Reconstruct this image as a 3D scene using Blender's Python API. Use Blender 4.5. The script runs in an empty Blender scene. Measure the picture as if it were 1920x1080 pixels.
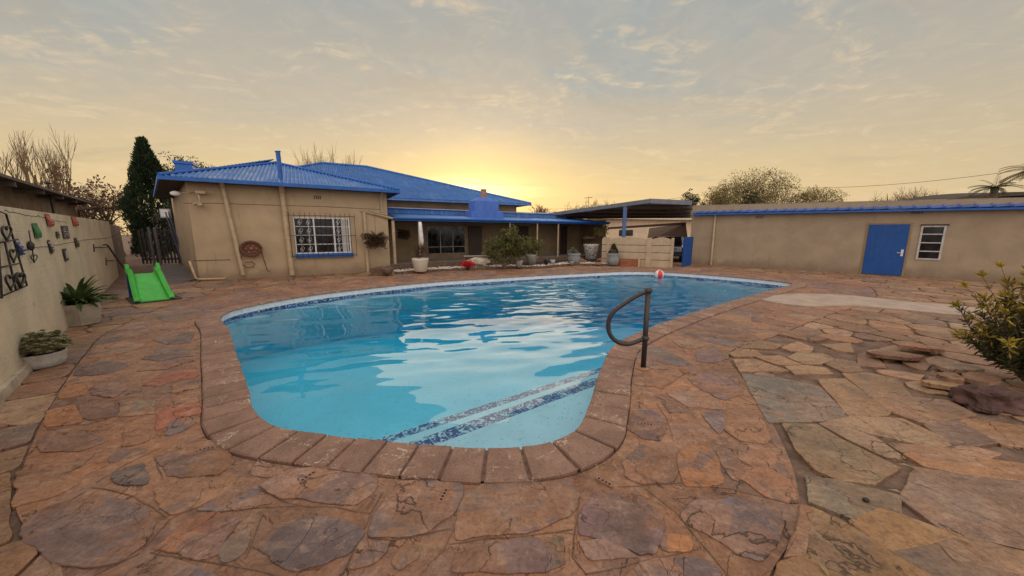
import bpy, bmesh, math, random
from mathutils import Vector, Matrix, noise as mnoise
from mathutils.geometry import tessellate_polygon
R = math.radians
sc = bpy.context.scene
COL = sc.collection

# ------------------------------------------------------------------ camera
F = 640.0; PITCH = math.atan(103/640); H = 1.6
cam_d = bpy.data.cameras.new('camera'); cam = bpy.data.objects.new('camera', cam_d); COL.objects.link(cam)
cam_d.sensor_width = 36; cam_d.lens = 36*F/1920; cam_d.clip_start = .05; cam_d.clip_end = 2000
cam.location = (0, 0, H); cam.rotation_euler = (R(90)-PITCH, 0, 0)
sc.camera = cam
sc.view_settings.view_transform = 'Standard'; sc.view_settings.look = 'None'
sc.view_settings.exposure = 0.25; sc.view_settings.gamma = 1.0
try: sc.view_settings.use_curve_mapping = False
except Exception: pass
sc.cycles.transparent_max_bounces = 24
sc.cycles.max_bounces = 10

# ------------------------------------------------------------------ world: dusk sky
SUN_EL = R(8.0); SUN_AZ = R(-6.0)       # azimuth from +Y, positive to +X
sund = Vector((math.sin(SUN_AZ)*math.cos(SUN_EL), math.cos(SUN_AZ)*math.cos(SUN_EL), math.sin(SUN_EL)))
w = bpy.data.worlds.new('World'); sc.world = w; w.use_nodes = True
nt = w.node_tree; nt.nodes.clear()
class NG:
    "tiny node builder"
    def __init__(s, nt): s.nt = nt
    def n(s, t, **k):
        q = s.nt.nodes.new(t)
        for a, b in k.items(): setattr(q, a, b)
        return q
    def put(s, inp, v):
        if v is None: return
        if hasattr(v, 'is_output'): s.nt.links.new(v, inp)
        else: inp.default_value = v
    def m(s, op, a, b=None, c=None, clamp=False):
        q = s.n('ShaderNodeMath', operation=op, use_clamp=clamp)
        s.put(q.inputs[0], a); s.put(q.inputs[1], b); s.put(q.inputs[2], c); return q.outputs[0]
    def v(s, op, a, b=None):
        q = s.n('ShaderNodeVectorMath', operation=op)
        s.put(q.inputs[0], a); s.put(q.inputs[1], b); return q
    def noise(s, vec, scale, detail=4, rough=.55, dist=0, dims='3D'):
        q = s.n('ShaderNodeTexNoise', noise_dimensions=dims); s.put(q.inputs['Vector'], vec)
        q.inputs['Scale'].default_value = scale; q.inputs['Detail'].default_value = detail
        q.inputs['Roughness'].default_value = rough; q.inputs['Distortion'].default_value = dist
        return q.outputs[0]
    def mr(s, val, a, b, c=0., d=1., smooth=True):
        q = s.n('ShaderNodeMapRange'); q.interpolation_type = 'SMOOTHSTEP' if smooth else 'LINEAR'
        s.put(q.inputs[0], val); q.inputs[1].default_value = a; q.inputs[2].default_value = b
        q.inputs[3].default_value = c; q.inputs[4].default_value = d; return q.outputs[0]
    def mix(s, f, a, b, blend='MIX', clampf=True):
        q = s.n('ShaderNodeMix', data_type='RGBA', blend_type=blend)
        s.put(q.inputs[0], f)
        for i, x in ((6, a), (7, b)):
            if isinstance(x, tuple) and len(x) == 3: x = x+(1,)
            s.put(q.inputs[i], x)
        return q.outputs[2]
    def ramp(s, f, stops, interp='LINEAR'):
        q = s.n('ShaderNodeValToRGB'); s.put(q.inputs[0], f); r = q.color_ramp; r.interpolation = interp
        while len(r.elements) < len(stops): r.elements.new(.5)
        for e, (p, c) in zip(r.elements, stops):
            e.position = p; e.color = tuple(c)+(1,) if len(c) == 3 else c
        return q.outputs[0]
    def comb(s, x, y, z):
        q = s.n('ShaderNodeCombineXYZ'); s.put(q.inputs[0], x); s.put(q.inputs[1], y); s.put(q.inputs[2], z); return q.outputs[0]
g = NG(nt)
tc = g.n('ShaderNodeTexCoord').outputs['Generated']
dirn = g.v('NORMALIZE', tc).outputs[0]
sp = g.n('ShaderNodeSeparateXYZ'); g.put(sp.inputs[0], dirn)
dx, dy, dz = sp.outputs
el = g.m('MAXIMUM', dz, 0.0)
sky = g.n('ShaderNodeTexSky', sky_type='NISHITA', sun_disc=False, sun_elevation=SUN_EL, sun_rotation=SUN_AZ)
sky.dust_density = 3.0; sky.air_density = 1.4
sd = g.v('DOT_PRODUCT', dirn, tuple(sund)).outputs['Value']
# veil of high cloud: colour by height, warmed toward the sun
veil = g.ramp(el, [(0, (.84, .58, .25)), (.06, (.80, .57, .28)), (.15, (.68, .515, .285)), (.28, (.50, .43, .33)), (.46, (.37, .365, .335)), (.65, (.33, .355, .365)), (1, (.42, .46, .48))])
sunside = g.mr(sd, -.1, .97)
cool = g.mix(g.m('MULTIPLY', g.mr(sd, .90, .25), .5), veil, (.35, .345, .31))
gx = g.m('SUBTRACT', g.m('DIVIDE', dx, g.m('MAXIMUM', dy, .02)), math.tan(SUN_AZ)); gz = g.m('SUBTRACT', dz, .115)
def gauss(wx, wz): return g.m('POWER', 2.718, g.m('MULTIPLY', -1.0, g.m('ADD', g.m('POWER', g.m('ABSOLUTE', g.m('DIVIDE', gx, wx)), 1.5), g.m('POWER', g.m('ABSOLUTE', g.m('DIVIDE', gz, wz)), 1.8))))
fwd = g.mr(dy, 0, .2)
glow = g.m('MULTIPLY', gauss(.27, .095), fwd); glow2 = g.m('MULTIPLY', gauss(.12, .030), fwd)
# cloud-plane coordinates, streaks
inv = g.m('DIVIDE', 1.0, g.m('ADD', el, .12))
cp = g.comb(g.m('MULTIPLY', dx, inv), g.m('MULTIPLY', dy, inv), 0.0)
mp = g.n('ShaderNodeMapping'); g.put(mp.inputs[0], cp); mp.inputs['Rotation'].default_value = (0, 0, R(20)); mp.inputs['Scale'].default_value = (.55, 1.0, 1)
n1 = g.noise(mp.outputs[0], 1.1, 7, .6, .6)
n2 = g.noise(mp.outputs[0], 3.3, 8, .62, 1.2)
n3 = g.noise(cp, 9.0, 6, .6, .8)
blue = g.mr(n1, .46, .60)
elmid = g.mr(dz, .12, .45)
c1 = g.mix(g.m('MULTIPLY', blue, g.m('MULTIPLY', elmid, .62)), cool, (.31, .36, .37))
wisp = g.m('MULTIPLY', g.mr(n2, .50, .66), g.mr(n3, .35, .65))
c2 = g.mix(g.m('MULTIPLY', wisp, .62), c1, (.74, .57, .36))
dark = g.mr(g.noise(mp.outputs[0], 1.9, 6, .55, .5), .52, .75)
c3 = g.mix(g.m('MULTIPLY', dark, .38), c2, (.40, .33, .25))
c3 = g.mix(g.m('MULTIPLY', g.mr(n3, .4, .7), .10), c3, (.75, .62, .42))
c4 = g.mix(g.m('MULTIPLY', glow, .72), c3, (1.0, .72, .24))
# horizontal bank that breaks the glow
bank = g.noise(g.comb(g.m('MULTIPLY', dx, 2.2), dy, g.m('MULTIPLY', dz, 26)), 2.2, 6, .6, .4)
c5 = g.mix(g.m('MULTIPLY', glow2, g.mr(bank, .30, .62, .25, 1.)), c4, (1.9, 1.55, .80))
# sky behind the viewer and overhead, brightness raised to light the fronts and paving
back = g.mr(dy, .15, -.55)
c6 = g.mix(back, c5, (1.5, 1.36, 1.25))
zen = g.m('MULTIPLY', g.mr(dz, .60, .95), .9)
c6 = g.mix(zen, c6, (1.2, 1.12, 1.05))
below = g.mr(dz, .0, -.05)
c7 = g.mix(below, c6, (.16, .11, .08))
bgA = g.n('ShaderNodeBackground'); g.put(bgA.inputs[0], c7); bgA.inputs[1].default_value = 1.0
bgB = g.n('ShaderNodeBackground'); g.put(bgB.inputs[0], sky.outputs[0]); bgB.inputs[1].default_value = .06
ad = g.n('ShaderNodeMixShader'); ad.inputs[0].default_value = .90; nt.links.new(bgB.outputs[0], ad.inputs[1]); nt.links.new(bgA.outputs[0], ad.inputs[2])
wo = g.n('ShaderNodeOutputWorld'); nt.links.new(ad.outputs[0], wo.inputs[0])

sl = bpy.data.lights.new('sun', 'SUN'); sl.energy = .6; sl.angle = R(42); sl.color = (1, .80, .52)
so = bpy.data.objects.new('sun', sl); COL.objects.link(so)
so.rotation_euler = (-sund).to_track_quat('-Z', 'Y').to_euler(); so.location = (0, 30, 20)

# ------------------------------------------------------------------ placing helpers
def ray(x, y):
    a = (x-960)/F; b = (540-y)/F; c, s = math.cos(PITCH), math.sin(PITCH)
    return a, c+b*s, -s+b*c
def G(x, y, z=0.0):
    a, b, c = ray(x, y); t = (z-H)/c
    return (a*t, b*t)
def at(x, y, Y):
    a, b, c = ray(x, y); t = Y/b
    return Vector((a*t, Y, H+c*t))
class Frame:
    "vertical plane through P (x,y) along heading; local x along, local y = behind, z up"
    def __init__(s, P, Q):
        s.P = Vector((P[0], P[1], 0)); d = Vector((Q[0]-P[0], Q[1]-P[1], 0)); s.L = d.length
        s.d = d.normalized(); s.rot = math.atan2(s.d.y, s.d.x); s.nrm = Vector((-s.d.y, s.d.x, 0))
    def hit(s, x, y, off=0.0):
        a, b, c = ray(x, y); D = Vector((a, b, c)); P = s.P+s.nrm*off
        t = (P-Vector((0, 0, 0))).dot(s.nrm)/D.dot(s.nrm)
        X = Vector((0, 0, H))+D*t
        return (X-P).dot(s.d), X.z
    def w(s, u, v=0, z=0):
        q = s.P+s.d*u+s.nrm*v; return Vector((q.x, q.y, z))

# ------------------------------------------------------------------ object helpers
def link(name, me, parent=None, loc=None, rot=0):
    o = bpy.data.objects.new(name, me); COL.objects.link(o)
    if parent is not None: o.parent = parent
    if loc is not None: o.location = loc; o.rotation_euler = (0, 0, rot)
    return o
def tag(o, label=None, cat=None, group=None, kind=None):
    if label: o['label'] = label
    if cat: o['category'] = cat
    if group: o['group'] = group
    if kind: o['kind'] = kind
    return o
def thing(name, label, cat, loc=(0, 0, 0), rot=0, group=None):
    return tag(link(name, None, None, loc, rot), label, cat, group)
class MB:
    def __init__(s): s.v = []; s.f = []; s.c = None
    def add(s, vs, fs):
        k = len(s.v); s.v += [tuple(p) for p in vs]; s.f += [tuple(i+k for i in f) for f in fs]; return s
    def box(s, a, b, M=None):
        x0, y0, z0 = a; x1, y1, z1 = b
        vs = [Vector(p) for p in ((x0,y0,z0),(x1,y0,z0),(x1,y1,z0),(x0,y1,z0),(x0,y0,z1),(x1,y0,z1),(x1,y1,z1),(x0,y1,z1))]
        if M is not None: vs = [M @ p for p in vs]
        return s.add(vs, [(0,3,2,1),(4,5,6,7),(0,1,5,4),(1,2,6,5),(2,3,7,6),(3,0,4,7)])
    def cbox(s, c, sz, M=None):
        return s.box([c[i]-sz[i]/2 for i in range(3)], [c[i]+sz[i]/2 for i in range(3)], M)
    def tube(s, pts, r, n=8, caps=True):
        pts = [Vector(p) for p in pts]; N = len(pts)
        rs = r if isinstance(r, (list, tuple)) else [r]*N
        up = None; vs = []
        for i, p in enumerate(pts):
            t = (pts[min(i+1, N-1)]-pts[max(i-1, 0)])
            t = t.normalized() if t.length > 1e-9 else Vector((0, 0, 1))
            if up is None:
                up = Vector((0, 0, 1)) if abs(t.z) < .9 else Vector((1, 0, 0))
            a = t.cross(up); a = a.normalized() if a.length > 1e-6 else t.orthogonal().normalized()
            b = a.cross(t).normalized(); up = b
            for k in range(n):
                q = 2*math.pi*k/n; vs.append(p+(a*math.cos(q)+b*math.sin(q))*rs[i])
        fs = [(i*n+k, i*n+(k+1) % n, (i+1)*n+(k+1) % n, (i+1)*n+k) for i in range(N-1) for k in range(n)]
        if caps: fs += [tuple(range(n))[::-1], tuple((N-1)*n+k for k in range(n))]
        return s.add(vs, fs)
    def lathe(s, prof, c=(0, 0, 0), n=24, sx=1, sy=1):
        vs = []; fs = []
        for r, z in prof:
            for k in range(n):
                q = 2*math.pi*k/n; vs.append((c[0]+r*sx*math.cos(q), c[1]+r*sy*math.sin(q), c[2]+z))
        for i in range(len(prof)-1):
            for k in range(n): fs.append((i*n+k, i*n+(k+1) % n, (i+1)*n+(k+1) % n, (i+1)*n+k))
        fs.append(tuple(range(n))[::-1]); fs.append(tuple((len(prof)-1)*n+k for k in range(n)))
        return s.add(vs, fs)
    def prism(s, poly, z0, z1, hole=None):
        "poly = list of (x,y) ccw; zs may be functions"
        f0 = z0 if callable(z0) else (lambda x, y: z0); f1 = z1 if callable(z1) else (lambda x, y: z1)
        n = len(poly)
        tri = tessellate_polygon([[Vector((x, y, 0)) for x, y in poly]]+([[Vector((x, y, 0)) for x, y in hole]] if hole else []))
        allp = list(poly)+(list(hole) if hole else []); m = len(allp)
        vs = [(x, y, f1(x, y)) for x, y in allp]+[(x, y, f0(x, y)) for x, y in allp]
        fs = []
        for t in tri:
            a, b, c = [allp[i] for i in t]
            cr = (b[0]-a[0])*(c[1]-a[1])-(b[1]-a[1])*(c[0]-a[0])
            t = tuple(t) if cr > 0 else tuple(t)[::-1]
            fs.append(t); fs.append(tuple(i+m for i in t[::-1]))
        for i in range(n): j = (i+1) % n; fs.append((i, i+m, j+m, j))
        if hole:
            for i in range(len(hole)): j = (i+1) % len(hole); fs.append((n+i, n+j, n+j+m, n+i+m))
        return s.add(vs, fs)
    def build(s, name, mat, parent=None, loc=None, rot=0, smooth=False, bevel=0, cols=None):
        me = bpy.data.meshes.new(name); me.from_pydata(s.v, [], s.f); me.update()
        if mat: me.materials.append(mat)
        if smooth: me.shade_smooth() if hasattr(me, 'shade_smooth') else None
        if cols:
            at_ = me.color_attributes.new('stone', 'FLOAT_COLOR', 'POINT')
            flat = [x for c in cols for x in (c[0], c[1], c[2], 1)]
            at_.data.foreach_set('color', flat)
        if bevel:
            bm = bmesh.new(); bm.from_mesh(me)
            bmesh.ops.remove_doubles(bm, verts=bm.verts, dist=1e-5)
            ed = [e for e in bm.edges if len(e.link_faces) == 2 and e.calc_face_angle(0) > .6]
            bmesh.ops.bevel(bm, geom=ed, offset=bevel, segments=2, affect='EDGES', clamp_overlap=True)
            bm.to_mesh(me); bm.free()
        return link(name, me, parent, loc, rot)
def sphere(mb, c, r, n=12, m=8, sq=(1, 1, 1), amp=0, seed=0):
    vs = []; c = Vector(c)
    for i in range(m+1):
        th = math.pi*i/m
        for k in range(n):
            ph = 2*math.pi*k/n
            d = Vector((math.sin(th)*math.cos(ph), math.sin(th)*math.sin(ph), math.cos(th)))
            q = r*(1+amp*mnoise.noise(d*2.1+Vector((seed, seed*.7, 0))))
            vs.append(c+Vector((d.x*sq[0], d.y*sq[1], d.z*sq[2]))*q)
    fs = [(i*n+k, (i+1)*n+k, (i+1)*n+(k+1) % n, i*n+(k+1) % n) for i in range(m) for k in range(n)]
    mb.add(vs, fs); return mb

# ------------------------------------------------------------------ materials
MATS = {}
def mat(name, col, rough=.7, var=.25, scale=6, bump=.15, bscale=40, metal=0, col2=None, streak=None, spec=.4, extra=None, coat=0, tr=0):
    if name in MATS: return MATS[name]
    m = bpy.data.materials.new(name); m.use_nodes = True; MATS[name] = m
    nt = m.node_tree; nt.nodes.clear(); g = NG(nt)
    out = g.n('ShaderNodeOutputMaterial'); p = g.n('ShaderNodeBsdfPrincipled')
    nt.links.new(p.outputs[0], out.inputs[0])
    oc = g.n('ShaderNodeTexCoord').outputs['Object']
    vec = oc
    if streak:
        mp = g.n('ShaderNodeMapping'); g.put(mp.inputs[0], oc); mp.inputs['Scale'].default_value = streak; vec = mp.outputs[0]
    n = g.noise(vec, scale, 6, .6, .3)
    f = g.mr(n, .3, .7)
    dk = tuple(c*(1-var) for c in col); lt = tuple(min(1, c*(1+var)) for c in col)
    if col2: c = g.mix(g.mr(n, .45, .65), col, col2); c = g.mix(g.m('MULTIPLY', g.noise(oc, scale*5, 4), .5), c, dk)
    else: c = g.mix(f, dk, lt)
    if extra: c = extra(g, oc, c)
    g.put(p.inputs['Base Color'], c)
    g.put(p.inputs['Roughness'], g.mr(g.noise(oc, scale*2.3, 3), .3, .7, max(0, rough-.1), min(1, rough+.1)))
    p.inputs['Metallic'].default_value = metal
    p.inputs['Specular IOR Level'].default_value = spec
    if coat: p.inputs['Coat Weight'].default_value = coat
    if bump:
        b = g.n('ShaderNodeBump'); b.inputs['Strength'].default_value = bump; b.inputs['Distance'].default_value = .02
        g.put(b.inputs['Height'], g.noise(oc, bscale, 5, .6)); nt.links.new(b.outputs[0], p.inputs['Normal'])
    if tr:
        t = g.n('ShaderNodeBsdfTranslucent'); g.put(t.inputs[0], c)
        ms = g.n('ShaderNodeMixShader'); ms.inputs[0].default_value = tr
        nt.links.new(p.outputs[0], ms.inputs[1]); nt.links.new(t.outputs[0], ms.inputs[2]); nt.links.new(ms.outputs[0], out.inputs[0])
    return m

def plaster_extra(g, oc, c):
    s = g.n('ShaderNodeSeparateXYZ'); g.put(s.inputs[0], oc)
    # rising damp, splash marks low down and rain streaks
    low = g.mr(g.m('ADD', s.outputs[2], g.m('MULTIPLY', g.noise(oc, 2.2, 5), .5)), .75, .25)
    c = g.mix(g.m('MULTIPLY', low, .55), c, (.14, .09, .058))
    mp = g.n('ShaderNodeMapping'); g.put(mp.inputs[0], oc); mp.inputs['Scale'].default_value = (3, 3, .35)
    st = g.mr(g.noise(mp.outputs[0], 2.2, 5), .58, .78)
    c = g.mix(g.m('MULTIPLY', st, .42), c, (.16, .11, .07))
    bl = g.mr(g.noise(oc, 1.1, 7, .7), .55, .75)
    c = g.mix(g.m('MULTIPLY', bl, .40), c, (.45, .35, .24))
    return g.mix(g.m('MULTIPLY', g.mr(g.noise(oc, 3.3, 7, .75), .60, .66), .30), c, (.15, .11, .08))
plaster = mat('painted_plaster', (.40, .29, .18), .88, .10, 1.3, .35, 28, extra=plaster_extra)
plaster_out = mat('outbuilding_plaster', (.31, .235, .16), .9, .10, 1.3, .35, 28, extra=plaster_extra)
plaster_dk = mat('shade_toned_plaster', (.24, .165, .095), .9, .14, 1.5, .3, 25)  # darker copy of the plaster, verandah shade put into its colour
trimpaint = mat('cream_pipe_paint', (.42, .31, .19), .6, .14, 5, .15, 60)
def roof_extra(g, oc, c):
    mp = g.n('ShaderNodeMapping'); g.put(mp.inputs[0], oc); mp.inputs['Scale'].default_value = (4, .5, .5)
    st = g.mr(g.noise(mp.outputs[0], 2.0, 6), .5, .75)
    c = g.mix(g.m('MULTIPLY', st, .55), c, (.19, .27, .44))
    return g.mix(g.m('MULTIPLY', g.mr(g.noise(oc, 9, 4), .6, .75), .3), c, (.10, .10, .15))
roofblue = mat('blue_roof_paint', (.028, .125, .36), .45, .12, 1.0, .05, 30, extra=roof_extra, spec=.5)
trimblue = mat('blue_trim_paint', (.008, .088, .34), .45, .15, 3, .08, 30)
doorblue = mat('blue_door_paint', (.002, .055, .235), .6, .10, 2.2, .10, 18, streak=(6, 6, .6))
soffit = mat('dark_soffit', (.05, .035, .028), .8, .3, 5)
white_frame = mat('white_frame_paint', (.62, .60, .60), .5, .12, 8)
iron = mat('dark_iron', (.030, .026, .026), .5, .3, 14, .2, 60, metal=.3)
pipepaint = mat('grey_hammered_paint', (.055, .050, .052), .38, .35, 30, .35, 70, metal=.5, col2=(.085, .060, .050))
def glassmat():
    m = mat('dark_window_glass', (.010, .009, .010), .12, .5, 2, 0, spec=.25); return m
glass = glassmat()
curtain = mat('pale_curtain', (.40, .37, .34), .9, .2, 8, streak=(10, 10, .5))
brick_m = mat('rough_brown_brick', (.125, .070, .045), .9, .4, 9, .6, 25, col2=(.20, .12, .075))
redbrick = mat('red_brick', (.25, .085, .045), .9, .3, 9, .5, 25)
pebble_m = mat('white_pebbles', (.58, .50, .43), .85, .3, 30)
concrete = mat('pale_concrete', (.34, .31, .28), .9, .22, 6, .4, 30, col2=(.24, .215, .19))
potgrey = mat('weathered_grey_pot', (.33, .335, .34), .85, .22, 12, .4, 45, col2=(.22, .21, .20))
potwhite = mat('whitewashed_pot', (.52, .49, .45), .85, .15, 9, .3, 40, col2=(.40, .36, .31))
soil = mat('potting_soil', (.035, .024, .017), 1, .4, 30, .8, 60)
bark = mat('grey_brown_bark', (.115, .078, .05), .95, .35, 12, .5, 30)
barkpale = mat('pale_twig_bark', (.20, .135, .075), .95, .3, 12, .3, 30)
def leafm(n, c, v=.45, sc_=2.5, tr=.25, rough=.6): return mat(n, c, rough, v, sc_, 0, tr=tr, spec=.3)
leaf_dark = leafm('cypress_leaf', (.022, .036, .014), .5, 3)
leaf_dark2 = leafm('dark_tree_leaf', (.035, .040, .016), .5)
leaf_olive = leafm('olive_leaf', (.22, .17, .065), .5, 1.2, .35)
leaf_brown = leafm('dry_brown_leaf', (.12, .062, .032), .5)
leaf_green = leafm('strap_leaf_green', (.055, .085, .022), .4, 6, .15, .4)
leaf_bush = leafm('bush_leaf', (.105, .10, .028), .6, 5, .25, .45)
leaf_succ = leafm('succulent_leaf', (.33, .31, .18), .45, 9, .1, .5)
leaf_grey = leafm('greygreen_leaf', (.14, .14, .10), .5, 6)
leaf_red = leafm('red_leaf', (.55, .035, .04), .35, 9)
leaf_orange = leafm('orange_leaf', (.70, .26, .02), .35, 9, .3)
leaf_yell = leafm('yellowgreen_leaf', (.32, .23, .035), .4, 9, .3)

# painted brick boundary wall
def wall_extra(g, oc, c):
    s = g.n('ShaderNodeSeparateXYZ'); g.put(s.inputs[0], oc)
    dn = g.mr(g.noise(oc, 7, 6, .7), .60, .68)
    mp = g.n('ShaderNodeMapping'); g.put(mp.inputs[0], oc); mp.inputs['Scale'].default_value = (6, 6, 1.1)
    drip = g.m('MULTIPLY', g.mr(g.noise(mp.outputs[0], 2.6, 7, .65), .60, .70), g.mr(g.noise(oc, .9, 3), .45, .6))
    c = g.mix(g.m('MULTIPLY', drip, .85), c, (.13, .10, .075))
    c = g.mix(g.m('MULTIPLY', dn, .6), c, (.20, .15, .11))
    c = g.mix(g.m('MULTIPLY', g.mr(g.noise(oc, 2.4, 7, .7), .52, .72), .30), c, (.33, .25, .17))
    hi = g.mr(s.outputs[2], 1.0, 2.05)
    c = g.mix(g.m('MULTIPLY', g.m('MULTIPLY', hi, g.mr(g.noise(oc, 1.7, 6, .7), .4, .65)), .45), c, (.24, .18, .12))
    warm = g.mr(g.noise(oc, .8, 5), .5, .7)
    return g.mix(g.m('MULTIPLY', warm, .25), c, (.62, .47, .28))
def brick_bumped(name, col, extra):
    m = mat(name, col, .85, .10, 1.6, 0, extra=extra)
    nt = m.node_tree; g = NG(nt); p = [n for n in nt.nodes if n.type == 'BSDF_PRINCIPLED'][0]
    oc = g.n('ShaderNodeTexCoord').outputs['Object']
    s = g.n('ShaderNodeSeparateXYZ'); g.put(s.inputs[0], oc)
    q = g.n('ShaderNodeTexBrick'); g.put(q.inputs[0], g.comb(g.m('ADD', s.outputs[0], g.m('MULTIPLY', g.noise(oc, 5, 3), .03)), s.outputs[2], 0.))
    q.inputs['Color1'].default_value = (1, 1, 1, 1); q.inputs['Color2'].default_value = (.8, .8, .8, 1); q.inputs['Mortar'].default_value = (0, 0, 0, 1)
    q.inputs['Scale'].default_value = 1; q.inputs['Brick Width'].default_value = .23; q.inputs['Row Height'].default_value = .085
    q.inputs['Mortar Size'].default_value = .008; q.inputs['Mortar Smooth'].default_value = .6
    h = g.m('ADD', g.m('MULTIPLY', q.outputs[0], g.mr(g.noise(oc, 1.3, 3), .35, .65, .04, .32)), g.m('MULTIPLY', g.noise(oc, 22, 6, .65), 1.1))
    b = g.n('ShaderNodeBump'); b.inputs['Strength'].default_value = .55; b.inputs['Distance'].default_value = .012
    g.put(b.inputs['Height'], h); nt.links.new(b.outputs[0], p.inputs['Normal'])
    return m
wallpaint = brick_bumped('cream_painted_brick', (.60, .505, .365), wall_extra)
wallgrey = brick_bumped('grey_toned_brick', (.20, .155, .135), wall_extra)  # darker grey tone for the far, lower section

# flagstones and mortar
def terrace(g, oc, scale, steps, seedoff):
    mp = g.n('ShaderNodeMapping'); g.put(mp.inputs[0], oc); mp.inputs['Location'].default_value = seedoff
    n = g.noise(mp.outputs[0], scale, 6, .55, .5)
    k = g.m('MULTIPLY', n, steps)
    fr = g.m('FRACT', k)
    st = g.m('ADD', g.m('FLOOR', k), g.mr(fr, .90, .985))
    edge = g.m('MULTIPLY', g.mr(fr, .86, .93), g.mr(fr, .995, .96))
    return st, edge
def stone_mat(name, tint=(1, 1, 1), patch=.5):
    m = bpy.data.materials.new(name); m.use_nodes = True; nt = m.node_tree; nt.nodes.clear(); g = NG(nt)
    out = g.n('ShaderNodeOutputMaterial'); p = g.n('ShaderNodeBsdfPrincipled'); nt.links.new(p.outputs[0], out.inputs[0])
    oc = g.n('ShaderNodeTexCoord').outputs['Object']
    a = g.n('ShaderNodeAttribute', attribute_name='stone').outputs['Color']
    # a shift of the pattern per stone so neighbours differ
    off = g.v('MULTIPLY', a, (37., 53., 71.)).outputs[0]; pc = g.v('ADD', oc, off).outputs[0]
    big = g.noise(pc, 1.6, 5, .6, .6)
    c = g.mix(g.m('MULTIPLY', g.mr(big, .47, .53), patch), a, (.30, .155, .072))
    gre = g.mr(g.noise(pc, 2.3, 5, .6, .8), .54, .60)
    c = g.mix(g.m('MULTIPLY', gre, patch), c, (.155, .115, .105))
    mpv = g.n('ShaderNodeMapping'); g.put(mpv.inputs[0], pc); mpv.inputs['Scale'].default_value = (1.2, 5, 1); mpv.inputs['Rotation'].default_value = (0, 0, .5)
    vein = g.noise(mpv.outputs[0], 3, 7, .65, .6)
    c = g.mix(g.m('MULTIPLY', g.mr(vein, .50, .66), .30), c, (.40, .29, .19))
    c = g.mix(g.m('MULTIPLY', g.mr(vein, .46, .32), .35), c, (.085, .055, .042))
    fine = g.noise(oc, 45, 6, .7)
    c = g.mix(g.m('MULTIPLY', g.mr(fine, .42, .72), .50), c, (.07, .043, .032), 'MIX')
    med = g.noise(pc, 13, 7, .72, .5)
    c = g.mix(g.m('MULTIPLY', g.mr(med, .52, .66), .35), c, (.46, .34, .25))
    c = g.mix(g.m('MULTIPLY', g.mr(med, .46, .34), .45), c, (.085, .05, .04))
    st, edge = terrace(g, pc, 1.5, 7, (3, 1, 0))
    st2, edge2 = terrace(g, pc, 3.2, 4, (9, 4, 0))
    gate = g.mr(g.noise(pc, 2.4, 3), .50, .60)
    e = g.m('MULTIPLY', edge, gate)
    c = g.mix(g.m('MULTIPLY', e, .70), c, (.035, .022, .017))
    hs = g.n('ShaderNodeHueSaturation'); hs.inputs['Saturation'].default_value = 1.0; g.put(hs.inputs['Color'], c); g.put(hs.inputs['Value'], g.mr(g.noise(pc, .9, 5, .65), .3, .7, .72, 1.25)); c = hs.outputs[0]
    c = g.mix(1.0, c, tint, 'MULTIPLY')
    g.put(p.inputs['Base Color'], c)
    g.put(p.inputs['Roughness'], g.mr(g.noise(pc, 5, 4), .35, .65, .38, .78)); p.inputs['Specular IOR Level'].default_value = .5
    h = g.m('ADD', g.m('MULTIPLY', st, .5), g.m('MULTIPLY', g.noise(pc, 7, 7, .62), 1.2))
    h = g.m('ADD', h, g.m('MULTIPLY', st2, .18)); h = g.m('ADD', h, g.m('MULTIPLY', fine, .12))
    h = g.m('ADD', h, g.m('MULTIPLY', g.noise(pc, 2.2, 4), 2.0))
    b = g.n('ShaderNodeBump'); b.inputs['Strength'].default_value = 1.0; b.inputs['Distance'].default_value = .020
    g.put(b.inputs['Height'], h); nt.links.new(b.outputs[0], p.inputs['Normal'])
    return m
stone_in = stone_mat('mortared_stone', (.98, .84, .82), .68)
stone_out = stone_mat('loose_flagstone', (1.0, .87, .79), .32)
def mortar_extra(g, oc, c):
    st, edge = terrace(g, oc, .9, 5, (0, 0, 0))
    big = g.mr(g.noise(oc, .7, 5), .42, .62)
    c = g.mix(g.m('MULTIPLY', big, .6), c, (.30, .135, .062))
    pur = g.mr(g.noise(oc, .55, 4, .6), .56, .66)
    c = g.mix(g.m('MULTIPLY', pur, .45), c, (.175, .11, .09))
    sp_ = g.mr(g.noise(oc, 60, 5, .7), .58, .72)
    c = g.mix(g.m('MULTIPLY', sp_, .35), c, (.37, .28, .20))
    return g.mix(g.m('MULTIPLY', g.m('MULTIPLY', edge, g.mr(g.noise(oc, 2, 3), .5, .6)), .55), c, (.06, .032, .022))
def mortar_mat():
    m = stone_mat('brown_mortar', (1.06, .90, .83), .42); nt = m.node_tree
    a = [n for n in nt.nodes if n.type == 'ATTRIBUTE'][0]
    g = NG(nt); oc = g.n('ShaderNodeTexCoord').outputs['Object']
    c = mortar_extra(g, oc, g.mix(g.mr(g.noise(oc, 3.1, 6, .65), .35, .65), (.205, .115, .070), (.285, .170, .105)))
    # colour drives the mix; the pattern itself is not shifted
    for l in list(a.outputs['Color'].links):
        to = l.to_socket; nt.links.remove(l)
        if to.node.type == 'VECT_MATH': to.default_value = (0, 0, 0)
        else: nt.links.new(c, to)
    return m
mortar = mortar_mat()
dirt = mat('reddish_soil_joint', (.155, .095, .066), .95, .40, 5, .8, 30)
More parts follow.
